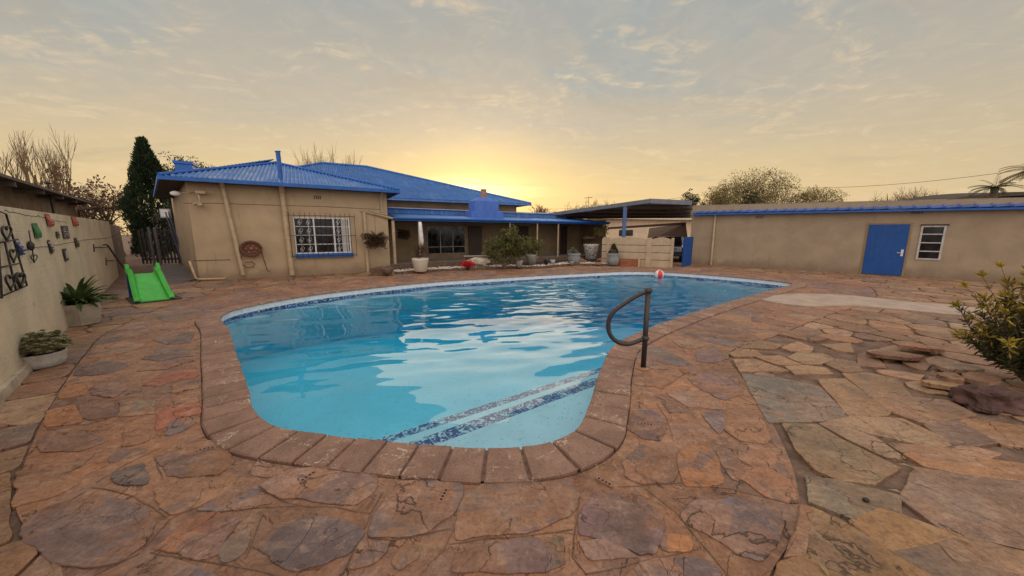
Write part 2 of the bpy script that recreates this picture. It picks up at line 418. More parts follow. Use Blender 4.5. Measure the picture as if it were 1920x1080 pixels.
def cop_extra(g, oc, c):
    sp_ = g.mr(g.noise(oc, 90, 4, .7), .55, .72)
    c = g.mix(g.m('MULTIPLY', sp_, .5), c, (.40, .29, .22))
    c = g.mix(g.m('MULTIPLY', g.mr(g.noise(oc, 70, 4, .7), .46, .36), .6), c, (.07, .042, .032))
    v1 = g.n('ShaderNodeTexVoronoi', feature='DISTANCE_TO_EDGE'); v1.inputs['Scale'].default_value = 4.2
    wn = g.m('MULTIPLY', g.noise(oc, 6, 4), .35)
    g.put(v1.inputs['Vector'], g.v('ADD', oc, g.comb(wn, wn, wn)).outputs[0])
    ln = g.m('MULTIPLY', g.mr(v1.outputs[0], .028, .006), g.mr(g.noise(oc, 3.1, 5, .7), .48, .60))
    ln = g.m('MULTIPLY', ln, g.mr(g.noise(oc, 40, 4, .7), .38, .55))
    c = g.mix(g.m('MULTIPLY', ln, .85), c, (.60, .48, .36))
    bl = g.m('MULTIPLY', g.mr(g.noise(oc, 5, 7, .75), .575, .64), g.mr(g.noise(oc, 55, 4, .7), .42, .55))
    return g.mix(g.m('MULTIPLY', bl, .55), c, (.55, .43, .32))
coping_m = mat('coping_paver', (.245, .138, .098), .85, .22, 3, .55, 45, extra=cop_extra)

# ------------------------------------------------------------------ curves on the ground
def catmull(P, step=.06, closed=True):
    P = [Vector((p[0], p[1])) for p in P]; n = len(P); out = []
    rng = range(n) if closed else range(n-1)
    for i in rng:
        p0 = P[(i-1) % n] if closed or i else P[0]*2-P[1]; p1 = P[i]; p2 = P[(i+1) % n]
        p3 = P[(i+2) % n] if closed or i+2 < n else P[-1]*2-P[-2]
        k = max(1, int((p2-p1).length/step))
        t0 = 0; t1 = t0+max(1e-4, (p1-p0).length)**.5; t2 = t1+max(1e-4, (p2-p1).length)**.5; t3 = t2+max(1e-4, (p3-p2).length)**.5
        for j in range(k):
            t = t1+(t2-t1)*j/k
            A1 = (t1-t)/(t1-t0)*p0+(t-t0)/(t1-t0)*p1; A2 = (t2-t)/(t2-t1)*p1+(t-t1)/(t2-t1)*p2; A3 = (t3-t)/(t3-t2)*p2+(t-t2)/(t3-t2)*p3
            B1 = (t2-t)/(t2-t0)*A1+(t-t0)/(t2-t0)*A2; B2 = (t3-t)/(t3-t1)*A2+(t-t1)/(t3-t1)*A3
            out.append((t2-t)/(t2-t1)*B1+(t-t1)/(t2-t1)*B2)
    if not closed: out.append(P[-1])
    return out
def area(P): return sum(P[i].x*P[(i+1) % len(P)].y-P[(i+1) % len(P)].x*P[i].y for i in range(len(P)))/2
def resample(P, step):
    L = [0]
    n = len(P)
    for i in range(n): L.append(L[-1]+(P[(i+1) % n]-P[i]).length)
    T = L[-1]; k = max(8, int(T/step)); out = []; j = 0
    for i in range(k):
        s = T*i/k
        while L[j+1] < s: j += 1
        f = (s-L[j])/max(1e-9, L[j+1]-L[j]); out.append(P[j].lerp(P[(j+1) % n], f))
    return out
def normals(P, sm=2):
    n = len(P); o = []
    for i in range(n):
        t = P[(i+sm) % n]-P[(i-sm) % n]; t = t.normalized(); o.append(Vector((t.y, -t.x)))   # outward for ccw
    return o
def offset(P, d, sm=2):
    N = normals(P, sm); return [p+q*d for p, q in zip(P, N)]
def inside(P, x, y):
    c = False; n = len(P); j = n-1
    for i in range(n):
        if (P[i].y > y) != (P[j].y > y) and x < (P[j].x-P[i].x)*(y-P[i].y)/(P[j].y-P[i].y)+P[i].x: c = not c
        j = i
    return c
pool_pts = [(-1.99,2.60),(-1.45,2.47),(-.8,2.36),(-.1,2.30),(.28,2.36),(.55,2.55),(.72,2.9),(1.05,3.75),(1.45,4.62),(1.85,5.1),
            (2.88,6.05),(4.4,7.28),(5.94,8.44),(7.5,9.6),(8.85,10.62),(9.0,10.9),(8.8,11.5),(8.3,12.25),(7.4,13.25),(6.5,13.95),(5.5,14.33),(4.6,14.3),(3.6,13.95),
            (.81,12.82),(-1.0,12.0),(-2.79,11.05),(-4.3,9.75),(-5.2,8.75),(-5.75,7.6),(-5.85,6.95),(-5.6,6.35),(-4.8,5.55),(-3.62,4.25),(-2.75,3.3),(-2.35,2.85)]
pool = resample(catmull(pool_pts, .05), .075)
if area(pool) < 0: pool = pool[::-1]
COPW = .32
cop_out = offset(pool, COPW, 4)
band_px = [(1440,1085),(1497,985),(1493,900),(1455,805),(1405,725),(1368,662),(1455,628),(1560,588),(1640,562)]
band_pts = [G(*p) for p in band_px]+[(11.2,11.0),(11.0,12.6),(9.9,14.0),(7.9,15.3),(5.6,15.9),(3.6,15.6),(0.0,14.4),(-3.6,12.9),(-6.0,11.6),(-7.6,9.6),(-7.9,8.2)]+\
    [G(*p) for p in ((205,622),(165,660),(120,720),(72,805),(40,885),(28,945),(55,1000),(120,1085))]+[(-1.2,.75),(0,.55),(.6,.75)]
band = resample(catmull(band_pts, .06), .09)
if area(band) < 0: band = band[::-1]

# ------------------------------------------------------------------ ground
yard = [Vector(p) for p in ((-400, -400), (400, -400), (400, 400), (-400, 400))]
mb = MB(); mb.prism([tuple(p) for p in yard], -.3, -.020, hole=[tuple(p) for p in offset(pool, .12, 4)])
tag(mb.build('ground', dirt), kind='structure')
mb = MB(); mb.prism([tuple(p) for p in band], -.06, -.004, hole=[tuple(p) for p in offset(pool, COPW+.010, 4)])
tag(mb.build('mortar_apron', mortar), kind='structure')

# ------------------------------------------------------------------ voronoi flagstones
rng = random.Random(11)
def poisson(xr, yr, rad, ok, tries):
    cell = .5; grid = {}; pts = []
    for _ in range(tries):
        x = rng.uniform(*xr); y = rng.uniform(*yr)
        if not ok(x, y): continue
        r = rad(x, y); ci, cj = int(x//cell), int(y//cell); good = True; k = int(r/cell)+1
        for i in range(ci-k, ci+k+1):
            for j in range(cj-k, cj+k+1):
                for q in grid.get((i, j), ()):
                    if (q[0]-x)**2+(q[1]-y)**2 < r*r: good = False; break
                if not good: break
            if not good: break
        if good: grid.setdefault((ci, cj), []).append((x, y)); pts.append((x, y))
    return pts
def nearest(Pl, N, x, y):
    bi = min(range(len(Pl)), key=lambda i: (Pl[i].x-x)**2+(Pl[i].y-y)**2)
    return bi, (Vector((x, y))-Pl[bi]).dot(N[bi])
def clip(poly, m, d):
    out = []; n = len(poly)
    for i in range(n):
        a = poly[i]; b = poly[(i+1) % n]; da = (a-m).dot(d); db = (b-m).dot(d)
        if da <= 0: out.append(a)
        if da*db < 0: out.append(a+(b-a)*(da/(da-db)))
    return out
def cells(seeds, ghosts, R_, ax=1.0):
    allp = [Vector(p) for p in seeds+ghosts]; cs = 1.0; grid = {}
    for i, p in enumerate(allp): grid.setdefault((int(p.x//cs), int(p.y//cs)), []).append(i)
    res = []
    for i in range(len(seeds)):
        p = allp[i]; poly = [p+Vector(q)*R_ for q in ((-1,-1),(1,-1),(1,1),(-1,1))]
        near = []
        for a in range(-2, 3):
            for b in range(-2, 3): near += grid.get((int(p.x//cs)+a, int(p.y//cs)+b), [])
        near = sorted((j for j in near if j != i), key=lambda j: (allp[j]-p).length_squared)[:26]
        for j in near:
            poly = clip(poly, (p+allp[j])/2, (allp[j]-p).normalized())
            if len(poly) < 3: break
        res.append(poly)
    return res
def inset_poly(poly, d):
    for i in range(len(poly)):
        pass
    out = list(poly); n = len(poly)
    for i in range(n):
        a = poly[i]; b = poly[(i+1) % n]
        if (b-a).length < 1e-4: continue
        t = (b-a).normalized(); nr = Vector((t.y, -t.x))
        out = clip(out, a-nr*d, nr)
        if len(out) < 3: return []
    return out
def add_stone(mb, cols, poly, z0, z1, col, rough, round_, bev, tilt, seed, fine):
    if len(poly) < 3 or abs(area(poly)) < .004: return
    # round the corners, then subdivide and roughen the outline
    P = resample(poly, fine)
    n = len(P)
    for _ in range(round_): P = [(P[i-1]+P[i]*2+P[(i+1) % n])/4 for i in range(n)]
    N = normals(P, 1)
    Q = []
    for p, q in zip(P, N):
        v = Vector((p.x*5, p.y*5, seed)); v2 = Vector((p.x*19, p.y*19, seed))
        Q.append(p+q*(mnoise.noise(v)*rough+mnoise.noise(v2)*rough*.5))
    c = sum(Q, Vector((0, 0)))/n
    I = [p-(q*bev) for p, q in zip(Q, N)]
    tx, ty = tilt
    zf = lambda p: z1+(p.x-c.x)*tx+(p.y-c.y)*ty
    k = len(mb.v)
    vs = [(p.x, p.y, z0) for p in Q]+[(p.x, p.y, zf(p)-bev*.7) for p in Q]+[(p.x, p.y, zf(p)) for p in I]+[(c.x, c.y, zf(c))]
    fs = []
    for i in range(n):
        j = (i+1) % n
        fs += [(i, j, n+j, n+i), (n+i, n+j, 2*n+j, 2*n+i), (2*n+i, 2*n+j, 3*n)]
    mb.add(vs, fs); cols += [col]*len(vs)
PAL_OUT = [(.315,.195,.112),(.33,.21,.125),(.27,.165,.10),(.35,.235,.145),(.235,.155,.11),(.30,.18,.10),(.36,.26,.17),(.25,.145,.085),(.31,.17,.09)]
PAL_IN = [(.20,.14,.125),(.30,.19,.115),(.33,.155,.07),(.17,.13,.12),(.27,.165,.10),(.225,.145,.12),(.31,.20,.125),(.34,.17,.085),(.24,.135,.095),(.19,.15,.14)]
def jit(c, a=.10):
    k = 1+rng.uniform(-a, a); return tuple(max(.01, x*k*(1+rng.uniform(-.04, .04))) for x in c)
bandN = normals(band); copN = normals(cop_out)

# stones whose outlines are known
TI = [("m", (44,994,60,970,100,946,162,932,212,937,262,955,287,982,262,1025,225,1050,175,1062,112,1055,82,1030,57,1012)),
("t", (290,917,350,900,440,895,452,905,400,935,355,957,325,962,297,937)), ("o2", (300,855,337,835,392,827,422,842,437,867,412,885,362,892,315,890)),
("g", (220,887,265,870,275,890,270,907,230,912,216,902)), ("g", (375,955,440,915,462,905,480,925,505,943,470,952,400,958)),
("o", (292,1030,312,1010,350,975,395,965,450,975,430,1000,410,1035,375,1045,325,1035)), ("gg", (417,1025,437,1002,465,995,457,1030,437,1047,420,1047)),
("pt", (491,909,547,882,595,878,707,893,704,918,669,944,631,942,600,938,533,931)), ("pt", (473,887,484,862,524,878,529,887,495,893)),
("dg", (484,1022,513,1000,547,985,595,973,651,984,675,1000,651,1033,613,1053,562,1064,518,1047)),
("m", (729,929,749,907,795,903,862,909,863,933,847,967,795,995,740,1004,695,1003,707,973)),
("b", (862,955,878,929,904,911,975,904,1064,904,1084,929,1078,955,1051,969,1009,991,931,998,860,1007)),
("m", (860,1040,918,1024,1004,1013,1027,1035,1029,1060,1009,1069,931,1069,853,1067)), ("gg", (1015,1013,1055,1010,1055,1058,1036,1062,1034,1036)),
("p", (1118,929,1135,920,1209,942,1242,969,1238,1000,1224,1033,1198,1040,1142,1009,1087,1000,1087,973,1104,947)), ("pt", (1091,1018,1146,1016,1192,1043,1107,1042)),
("dg", (1174,1080,1208,1056,1256,1049,1316,1051,1352,1075,1300,1110,1190,1110)),
("bg", (1280,964,1309,945,1365,935,1425,938,1461,955,1468,984,1456,1012,1425,1049,1389,1039,1352,1012,1314,993,1287,981)),
("oo", (1275,842,1324,830,1343,861,1357,902,1287,909,1275,880)), ("o2", (1386,846,1449,849,1470,873,1486,921,1488,938,1437,931,1386,897,1405,892)),
("m", (1352,851,1384,854,1401,890,1377,897,1360,873)), ("b", (1170,868,1206,837,1251,858,1266,882,1251,902,1201,904,1174,892)), ("oo", (1249,1008,1290,1008,1290,1029,1249,1025)),
("p", (1179,803,1192,771,1215,767,1232,778,1245,801,1235,824,1203,820)), ("o2", (1354,782,1369,769,1405,767,1430,790,1441,822,1435,831,1384,824,1360,807)),
("g", (1320,775,1352,773,1356,801,1347,812,1333,797)), ("pt", (1249,737,1309,735,1352,758,1352,767,1288,761)), ("m", (1292,709,1335,697,1381,709,1390,739,1356,748,1313,729)),
("m", (1307,663,1318,654,1343,654,1360,671,1339,680,1309,677)), ("t", (1264,640,1309,640,1322,648,1296,654,1275,650)), ("b", (1243,752,1267,756,1298,773,1256,773)),
("b", (1190,703,1211,701,1256,714,1232,724,1190,720)), ("oo", (90,770,140,760,147,792,85,802)), ("p", (150,760,212,755,215,780,175,785,150,780)),
("p", (175,725,230,715,237,730,215,745,175,740)), ("r", (270,722,325,690,365,687,370,705,337,712,300,722)), ("p", (260,695,287,680,360,675,310,693)),
("m", (267,672,305,652,350,655,357,667,300,676)), ("g", (287,637,325,625,360,622,355,642,312,645)), ("r", (295,775,315,762,370,755,370,775,325,784,310,800,297,805)),
("bg", (317,802,325,789,350,786,360,795,337,810,317,815)), ("p", (77,825,112,812,175,817,190,830,150,845,75,847)), ("t", (97,890,135,865,172,855,150,875,120,887)),
("oo", (122,722,172,722,160,740,115,747)), ("t", (225,755,290,750,287,775,225,780)), ("o2", (37,885,80,882,145,905,100,930,35,945)), ("t", (325,722,370,715,370,727,330,735)),
("t", (327,752,368,745,368,753,332,757)), ("o", (232,812,270,810,275,825,237,835)), ("g", (225,1082,292,1052,355,1060,400,1082,330,1110,240,1110)),
("pt", (658,1064,707,1018,724,1029,691,1056)), ("gg", (738,1053,747,1035,778,1024,782,1047,751,1062))]
TO = [("GR", (1392,701,1447,706,1535,725,1590,781,1558,787,1506,790,1442,791,1412,740)), ("T", (1535,712,1585,711,1628,743,1669,772,1660,778,1593,781)), ("T", (1582,701,1622,699,1681,711,1707,743,1634,743)),
("T", (1637,746,1710,746,1777,752,1829,778,1768,790,1736,795,1669,772)), ("T2", (1558,790,1608,782,1692,787,1768,822,1780,836,1724,833,1622,810)), ("M", (1736,798,1789,787,1867,830,1815,836,1780,833)),
("O", (1792,787,1832,787,1925,801,1925,840,1879,833)), ("T2", (1471,797,1532,797,1573,824,1684,877,1634,908,1571,899,1532,883,1496,847)), ("T2", (1537,795,1559,791,1640,822,1696,861,1662,858,1596,827)),
("T", (1668,833,1746,838,1829,841,1871,852,1851,861,1746,852,1690,847)), ("O", (1696,852,1773,856,1857,863,1925,872,1925,902,1801,888,1732,874)), ("M", (1718,877,1801,891,1925,905,1925,1030,1798,1002,1759,986,1690,936)),
("GN", (1512,894,1573,902,1682,930,1684,963,1651,952,1601,972,1523,941)), ("OC", (1523,952,1579,980,1668,1033,1740,1080,1760,1110,1600,1110,1510,1041)), ("OC", (1596,981,1623,972,1657,955,1762,994,1798,1005,1671,1032)),
("T", (1801,1008,1925,1040,1925,1078,1773,1047,1762,1022)), ("M", (1673,1036,1758,1022,1772,1050,1925,1082,1925,1120,1790,1110,1735,1072)), ("OC", (1462,1056,1508,1046,1560,1085,1560,1115,1450,1115)),
("B", (1503,949,1519,953,1504,1038,1468,1047,1499,1000)), ("T", (1377,674,1415,674,1477,696,1388,696)), ("T", (1370,664,1383,654,1418,657,1428,668,1377,668)), ("T", (1388,652,1424,639,1465,648,1450,655)),
("T", (1420,670,1462,668,1503,684,1456,684)), ("T", (1474,687,1512,686,1547,690,1561,701,1491,700)), ("T", (1465,652,1497,641,1523,651,1520,660,1482,658)), ("T2", (1480,670,1497,660,1541,663,1561,673,1535,683,1506,682)),
("T", (1541,647,1593,644,1598,661,1570,657)), ("T", (1547,682,1570,673,1602,679,1617,696,1582,698)), ("B", (1611,664,1640,664,1659,690,1611,685)), ("T", (1628,658,1678,647,1707,670,1660,676))]
TC = dict(m=(.20,.142,.128), t=(.32,.215,.125), o2=(.33,.185,.095), g=(.165,.13,.125), o=(.30,.145,.075), gg=(.205,.165,.125), pt=(.285,.195,.145), dg=(.12,.095,.09), b=(.225,.145,.11), p=(.205,.135,.14), bg=(.19,.165,.175), oo=(.38,.18,.065), r=(.30,.105,.055),
    GR=(.20,.185,.17), T=(.33,.215,.128), T2=(.285,.205,.13), M=(.235,.165,.128), O=(.33,.175,.088), GN=(.225,.195,.145), OC=(.32,.19,.085), B=(.21,.125,.08))
def world_poly(fl):
    P_ = [Vector(G(fl[i], fl[i+1], 0)) for i in range(0, len(fl), 2)]
    return P_ if area(P_) > 0 else P_[::-1]
def grow(P_, d):
    o = []; n_ = len(P_)
    for i in range(n_):
        a = (P_[i]-P_[i-1]).normalized(); b = (P_[(i+1) % n_]-P_[i]).normalized(); na = Vector((a.y, -a.x)); nb = Vector((b.y, -b.x))
        m_ = (na+nb); m_ = m_/max(.5, m_.length_squared/2); o.append(P_[i]+m_*d)
    return o
WI = [(c, grow(world_poly(f), .016)) for c, f in TI]; WO = [(c, grow(world_poly(f), .014)) for c, f in TO]
TRACED = [p for _, p in WI+WO]
BB = [(min(q.x for q in P_)-.2, max(q.x for q in P_)+.2, min(q.y for q in P_)-.2, max(q.y for q in P_)+.2) for P_ in TRACED]
def segd(a, b, p):
    t = max(0, min(1, (p-a).dot(b-a)/max(1e-9, (b-a).length_squared))); return (p-(a+(b-a)*t)).length
def near_traced(x, y, r):
    for P_, (a, b, c, d) in zip(TRACED, BB):
        if a < x < b and c < y < d:
            if inside(P_, x, y): return True
            v = Vector((x, y))
            if min(segd(P_[i], P_[(i+1) % len(P_)], v) for i in range(len(P_))) < r: return True
    return False
GTI = []; GTO = []
for L_, T_l in ((GTI, WI), (GTO, WO)):
    for _, P_ in T_l:
        for q in resample(P_, .16):
            c_ = sum(P_, Vector((0, 0)))/len(P_); v = q.lerp(c_, .15); L_.append((v.x, v.y))
# inner apron stones
okin = lambda x, y: inside(band, x, y) and not inside(cop_out, x, y)
def rin(x, y):
    d = math.hypot(x, y); return .24 if d < 4.6 else .42
seeds = []; ghosts = []
for (x, y) in poisson((-9.5, 12.5), (.3, 16.2), rin, okin, 26000):
    i, d = nearest(band, bandN, x, y); j, e = nearest(cop_out, copN, x, y)
    if d > -.13 or e < .13 or near_traced(x, y, .09): continue
    seeds.append((x, y))
    if -d < .8: q = Vector((x, y))-bandN[i]*2*d; ghosts.append((q.x, q.y))
    if e < .8: q = Vector((x, y))-copN[j]*2*e; ghosts.append((q.x, q.y))
ghosts += GTI
grooves = []
mb = MB(); cols = []
for k, (c_, P_) in enumerate(WI): add_stone(mb, cols, P_, -.02, .004+.003*rng.random(), jit(TC[c_], .05), .022, 1, .004, (rng.uniform(-.006, .006), rng.uniform(-.006, .006)), k*7.7, .022)
for k, poly in enumerate(cells(seeds, ghosts, .55)):
    x, y = seeds[k]; near = math.hypot(x, y) < 5
    if near:
        pass
    if rng.random() < .07: continue
    p = inset_poly(poly, rng.uniform(.008, .028) if near else rng.uniform(.010, .028))
    add_stone(mb, cols, p, -.02, rng.uniform(.001, .006), jit(rng.choice(PAL_IN)), .020, 2 if near else 1, .006,
              (rng.uniform(-.006, .006), rng.uniform(-.006, .006)), k*3.1, .035 if near else .09)
tag(mb.build('apron_stones', stone_in, cols=cols), kind='structure')
# scored lines in the mortar between the near stones
mb = MB()
for fl in ((170,914,212,919,250,930,287,952,312,970),(320,972,267,1030),(262,1037,175,1080),(282,1035,425,1058,480,1068,530,1082),(458,902,542,943,573,949,629,951,695,962),(400,962,440,957,493,951,560,948),(493,964,460,1047),
    (717,924,695,962,675,1009,638,1080),(687,1007,738,1012,844,990),(866,929,862,964,833,1027,815,1050),(842,1019,931,1009,1075,993),(1087,935,1080,984,1073,1044,1100,1078),(1098,1077,1175,1058,1247,1042,1310,1030),
    (1210,916,1268,960,1314,1017,1367,1080),(1232,756,1251,786,1264,827),(1160,913,1280,905,1370,915,1440,935),(300,840,240,868,180,905),(290,860,305,900),(1300,690,1240,730),(60,870,48,900),(1420,760,1300,700)):
    W2 = [Vector(G(fl[i], fl[i+1])) for i in range(0, len(fl), 2)]
    for a, b in zip(W2, W2[1:]): grooves.append((a, b) if (a.x, a.y) <= (b.x, b.y) else (b, a))
for a, b in grooves:
    if (a.x, a.y) > (b.x, b.y) or (b-a).length < .06: continue
    n_ = max(2, int((b-a).length/.05)); t = (b-a).normalized(); nr = Vector((-t.y, t.x)); L = []
    for i in range(n_+1):
        p = a.lerp(b, i/n_); wv = mnoise.noise(Vector((p.x*6, p.y*6, 1)))*.008; L.append(p+nr*wv)
    vs = []; 
    for i, p in enumerate(L):
        ww = .0028+.0018*mnoise.noise(Vector((p.x*9, p.y*9, 5)))
        vs += [(p.x-nr.x*ww, p.y-nr.y*ww, .0), (p.x+nr.x*ww, p.y+nr.y*ww, .0)]
    mb.add(vs, [(2*i, 2*i+2, 2*i+3, 2*i+1) for i in range(len(L)-1)])
tag(mb.build('mortar_score_lines', dirt), kind='structure')
# outer loose-laid flagstones
wA = Vector((-5.64, 3.74)); wd = Vector((-.713, .701)); wn = Vector((.701, .713))
def okout(x, y):
    if inside(band, x, y): return False
    if (Vector((x, y))-wA).dot(wn) < -.3: return False
    if x+y > 27.8: return False
    if y > 17.9+.3*(x-3) and x > -3: return False
    if y > 13.4+.6*(x+6.5) and x < -3 and x > -10.6: return False
    if x <= -10.6: return False
    return True
def rout(x, y):
    d = math.hypot(x, y)
    if x > 2.2 and y < 3.8 and d < 5.2: return .60
    return (.26 if d < 5.2 else .36) if (x > 1.5 and d < 8.5) else .44
seeds = []; ghosts = []
for (x, y) in poisson((-11, 17), (.0, 19), rout, okout, 32000):
    i, d = nearest(band, bandN, x, y)
    if d < .07 or near_traced(x, y, .035): continue
    seeds.append((x, y))
    if d < 1.1: q = Vector((x, y))-bandN[i]*2*d; ghosts.append((q.x, q.y))
ghosts += GTO
mb = MB(); cols = []
for k, (c_, P_) in enumerate(WO): add_stone(mb, cols, P_, -.06, .004+.006*rng.random(), jit(TC[c_], .05), .010, 0, .005, (rng.uniform(-.008, .008), rng.uniform(-.008, .008)), k*5.3, .035)
for k, poly in enumerate(cells(seeds, ghosts, .7)):
    x, y = seeds[k]; d = math.hypot(x, y); near = d < 6
    p = inset_poly(poly, rng.uniform(.007, .016) if near else .016)
    broken = 4.0 < x < 6.2 and 3.5 < y < 5.2
    tl = .035 if broken else .010
    col = jit(rng.choice(PAL_OUT)) if x > 0 else jit(rng.choice(PAL_IN+PAL_OUT))
    add_stone(mb, cols, p, -.06, rng.uniform(-.006, .006)+(rng.uniform(0, .018) if broken else 0), col, .010, 0 if rng.random() < .6 else 1, .005,
              (rng.uniform(-tl, tl), rng.uniform(-tl, tl)), k*2.3, .04 if near else .10)
tag(mb.build('flagstone_paving', stone_out, cols=cols), kind='structure')
# smooth cast strip across the paving on the right
cp_ = [G(*p) for p in ((1428,562),(1500,551),(1600,555),(1700,566),(1800,574),(1860,584),(1790,590),(1700,582),(1600,574),(1500,574))]
mb = MB(); q = catmull(cp_, .12); q = q if area(q) > 0 else q[::-1]
mb.prism([tuple(p) for p in q], -.03, .012)
tag(mb.build('cast_concrete_path', mat('light_cast_path', (.36, .27, .21), .9, .14, 3, .35, 30)), kind='structure')

# ------------------------------------------------------------------ swimming pool
pool_t = thing('swimming_pool', 'large angular pale blue swimming pool with paver coping in the stone yard', 'swimming pool', (0, 8, 0))
def pb(mb, name, m, **k):
    mb.v = [(x, y-8, z) for x, y, z in mb.v]; return mb.build(name, m, pool_t, **k)
WZ = -.175
dd = Vector((6.0, 12.0)).normalized()
def depth(x, y): return -1.02-max(0.0, ((Vector((x, y))-Vector((-.5, 2.3))).dot(dd)))*.085
pf = mat('marbelite_blue', (.52, .74, .80), .6, .06, 1.2, .0, 10,
         extra=lambda g, oc, c: g.mix(g.m('MULTIPLY', g.mr(g.noise(oc, 17, 6, .8), .60, .64), .75), g.mix(g.m('MULTIPLY', g.mr(g.noise(oc, 1.3, 6, .7), .5, .7), .25), c, (.34, .58, .66)), (.10, .20, .22)))
mb = MB(); n = len(pool)
mb.add([(p.x, p.y, -.14) for p in pool]+[(p.x, p.y, depth(p.x, p.y)) for p in pool], [(i, i+n, (i+1) % n+n, (i+1) % n) for i in range(n)])
tri = tessellate_polygon([[Vector((p.x, p.y, 0)) for p in pool]])
mb.add([(p.x, p.y, depth(p.x, p.y)) for p in pool], [tuple(t) for t in tri])
pb(mb, 'pool_shell', pf)
whiteb = mat('white_pool_rim', (.62, .64, .66), .6, .12, 12, .2, 40)
mb = MB(); q = offset(pool, .0, 2); q2 = offset(pool, -.004, 2)
mb.add([(p.x, p.y, .0) for p in q2]+[(p.x, p.y, -.14) for p in q2], [(i, i+n, (i+1) % n+n, (i+1) % n) for i in range(n)])
pb(mb, 'pool_rim', whiteb)
def tiles_extra(g, oc, c):
    s = g.n('ShaderNodeSeparateXYZ'); g.put(s.inputs[0], oc)
    v = g.n('ShaderNodeTexVoronoi', feature='F1', distance='CHEBYCHEV'); v.inputs['Scale'].default_value = 14; g.put(v.inputs['Vector'], oc)
    v.inputs['Randomness'].default_value = .55
    rnd = g.n('ShaderNodeSeparateColor'); g.put(rnd.inputs[0], v.outputs['Color'])
    c = g.mix(g.mr(rnd.outputs[0], .35, .75), (.012, .04, .15), (.07, .18, .38))
    c = g.mix(g.mr(g.noise(oc, 30, 4, .6), .56, .60), c, (.42, .58, .66))
    return c
tile_m = mat('blue_mosaic_tile', (.02, .06, .25), .3, .2, 12, 0, extra=tiles_extra)
mb = MB(); q3 = offset(pool, -.010, 2)
mb.add([(p.x, p.y, -.130) for p in q3]+[(p.x, p.y, -.245) for p in q3], [(i, i+n, (i+1) % n+n, (i+1) % n) for i in range(n)])
pb(mb, 'tile_band', tile_m)
# coping: separate pavers with open joints, one ring
mb = MB(); fine = resample(pool, .02); N = normals(fine, 14); nf = len(fine); s = 0; jr = random.Random(5)
blk = 13
nb = nf//blk
for b in range(nb):
    i0 = b*nf//nb; i1 = (b+1)*nf//nb
    idx = [(i0+1+(i1-i0-1)*t/3) for t in range(4)]
    hz = .022+jr.uniform(-.003, .003)
    wid = COPW+jr.uniform(-.006, .004); inn = -.03+jr.uniform(-.004, .004)
    ri = []; ro = []
    for t in idx:
        i = int(t) % nf; f = t-int(t); p = fine[i].lerp(fine[(i+1) % nf], f); q = N[i]
        ri.append(p+q*inn); ro.append(p+q*wid)
    e = .010
    ci = sum(ri+ro, Vector((0, 0)))/8
    low = ri+ro[::-1]; top = []
    for p in low:
        dv = (ci-p); top.append(p+dv.normalized()*e*1.3)
    m_ = len(low)
    vs = [(p.x, p.y, -.012 if k_ < 4 else -.05) for k_, p in enumerate(low)]+[(p.x, p.y, hz-e) for p in low]+[(p.x, p.y, hz) for p in top]
    fs = [(i, (i+1) % m_, m_+(i+1) % m_, m_+i) for i in range(m_)]+[(m_+i, m_+(i+1) % m_, 2*m_+(i+1) % m_, 2*m_+i) for i in range(m_)]
    fs += [(2*m_+i, 2*m_+i+1, 2*m_+m_-2-i, 2*m_+m_-1-i) for i in range(3)]
    fs = [f[::-1] for f in fs] if area(low) < 0 else fs
    mb.add(vs, fs)
pb(mb, 'coping', coping_m)
mb = MB(); a_ = offset(pool, -.012, 3); b_ = offset(pool, COPW-.012, 4)
mb.add([(p.x, p.y, .006) for p in a_]+[(p.x, p.y, .006) for p in b_]+[(p.x, p.y, -.010) for p in a_], [(i, (i+1) % n, n+(i+1) % n, n+i) for i in range(n)]+[(i, 2*n+i, 2*n+(i+1) % n, (i+1) % n) for i in range(n)])
pb(mb, 'coping_joints', mat('coping_joint_mortar', (.13, .075, .05), .95, .3, 20, .4, 50))
# entry steps in the near right corner: two benches with tiled noses
def chord(pa, pb_, z):
    a = Vector(G(*pa, z)); b = Vector(G(*pb_, z)); return a, b
def bench(pa, pb_, z, tw, name):
    a, b = chord(pa, pb_, z); t = (b-a).normalized(); nr = Vector((t.y, -t.x))    # towards the corner
    a2 = a-t*1.2; b2 = b+t*1.2
    poly = [p for p in resample(offset(pool, .05, 2), .08)]
    poly = clip(poly, a2, -nr)
    if area(poly) < 0: poly = poly[::-1]
    mb = MB(); mb.prism([tuple(p) for p in poly], depth(0, 3)-.2, z)
    o = pb(mb, name, mat('step_marbelite', (.50, .66, .72), .6, .06, 2, 0,
           extra=lambda g, oc, c: g.mix(g.m('MULTIPLY', g.mr(g.noise(oc, 20, 6, .8), .59, .63), .8), c, (.06, .12, .15))))
    st = MB(); L = (b-a).length+.5; k = 0; u = -.25
    while u < L-.02:
        p0 = a+t*u+nr*.012; p1 = a+t*(u+.142)+nr*.012
        c0 = [p0, p1, p1+nr*tw, p0+nr*tw]
        if all(inside(pool, q.x, q.y) for q in c0):
            cc = c0 if area(c0) > 0 else c0[::-1]
            st.prism([tuple(q) for q in cc], z-.01, z+.004)
        u += .15
    m_ = st; m_.v = [(x, y-8, zz) for x, y, zz in m_.v]
    m_.build('nosing_tiles', step_tile, o)
def st_extra(g, oc, c):
    n_ = g.noise(oc, 11, 6, .7, 1.5)
    c = g.mix(g.mr(n_, .535, .56), c, (.48, .60, .68))
    return g.mix(g.mr(g.noise(oc, 19, 5, .6, 2.), .57, .60), c, (.48, .60, .68))
step_tile = mat('step_mosaic', (.022, .055, .20), .4, .25, 9, 0, extra=st_extra)
bench((690, 828), (1100, 697), -.50, .12, 'lower_step')
bench((735, 840), (1112, 709), -.38, .17, 'upper_step')

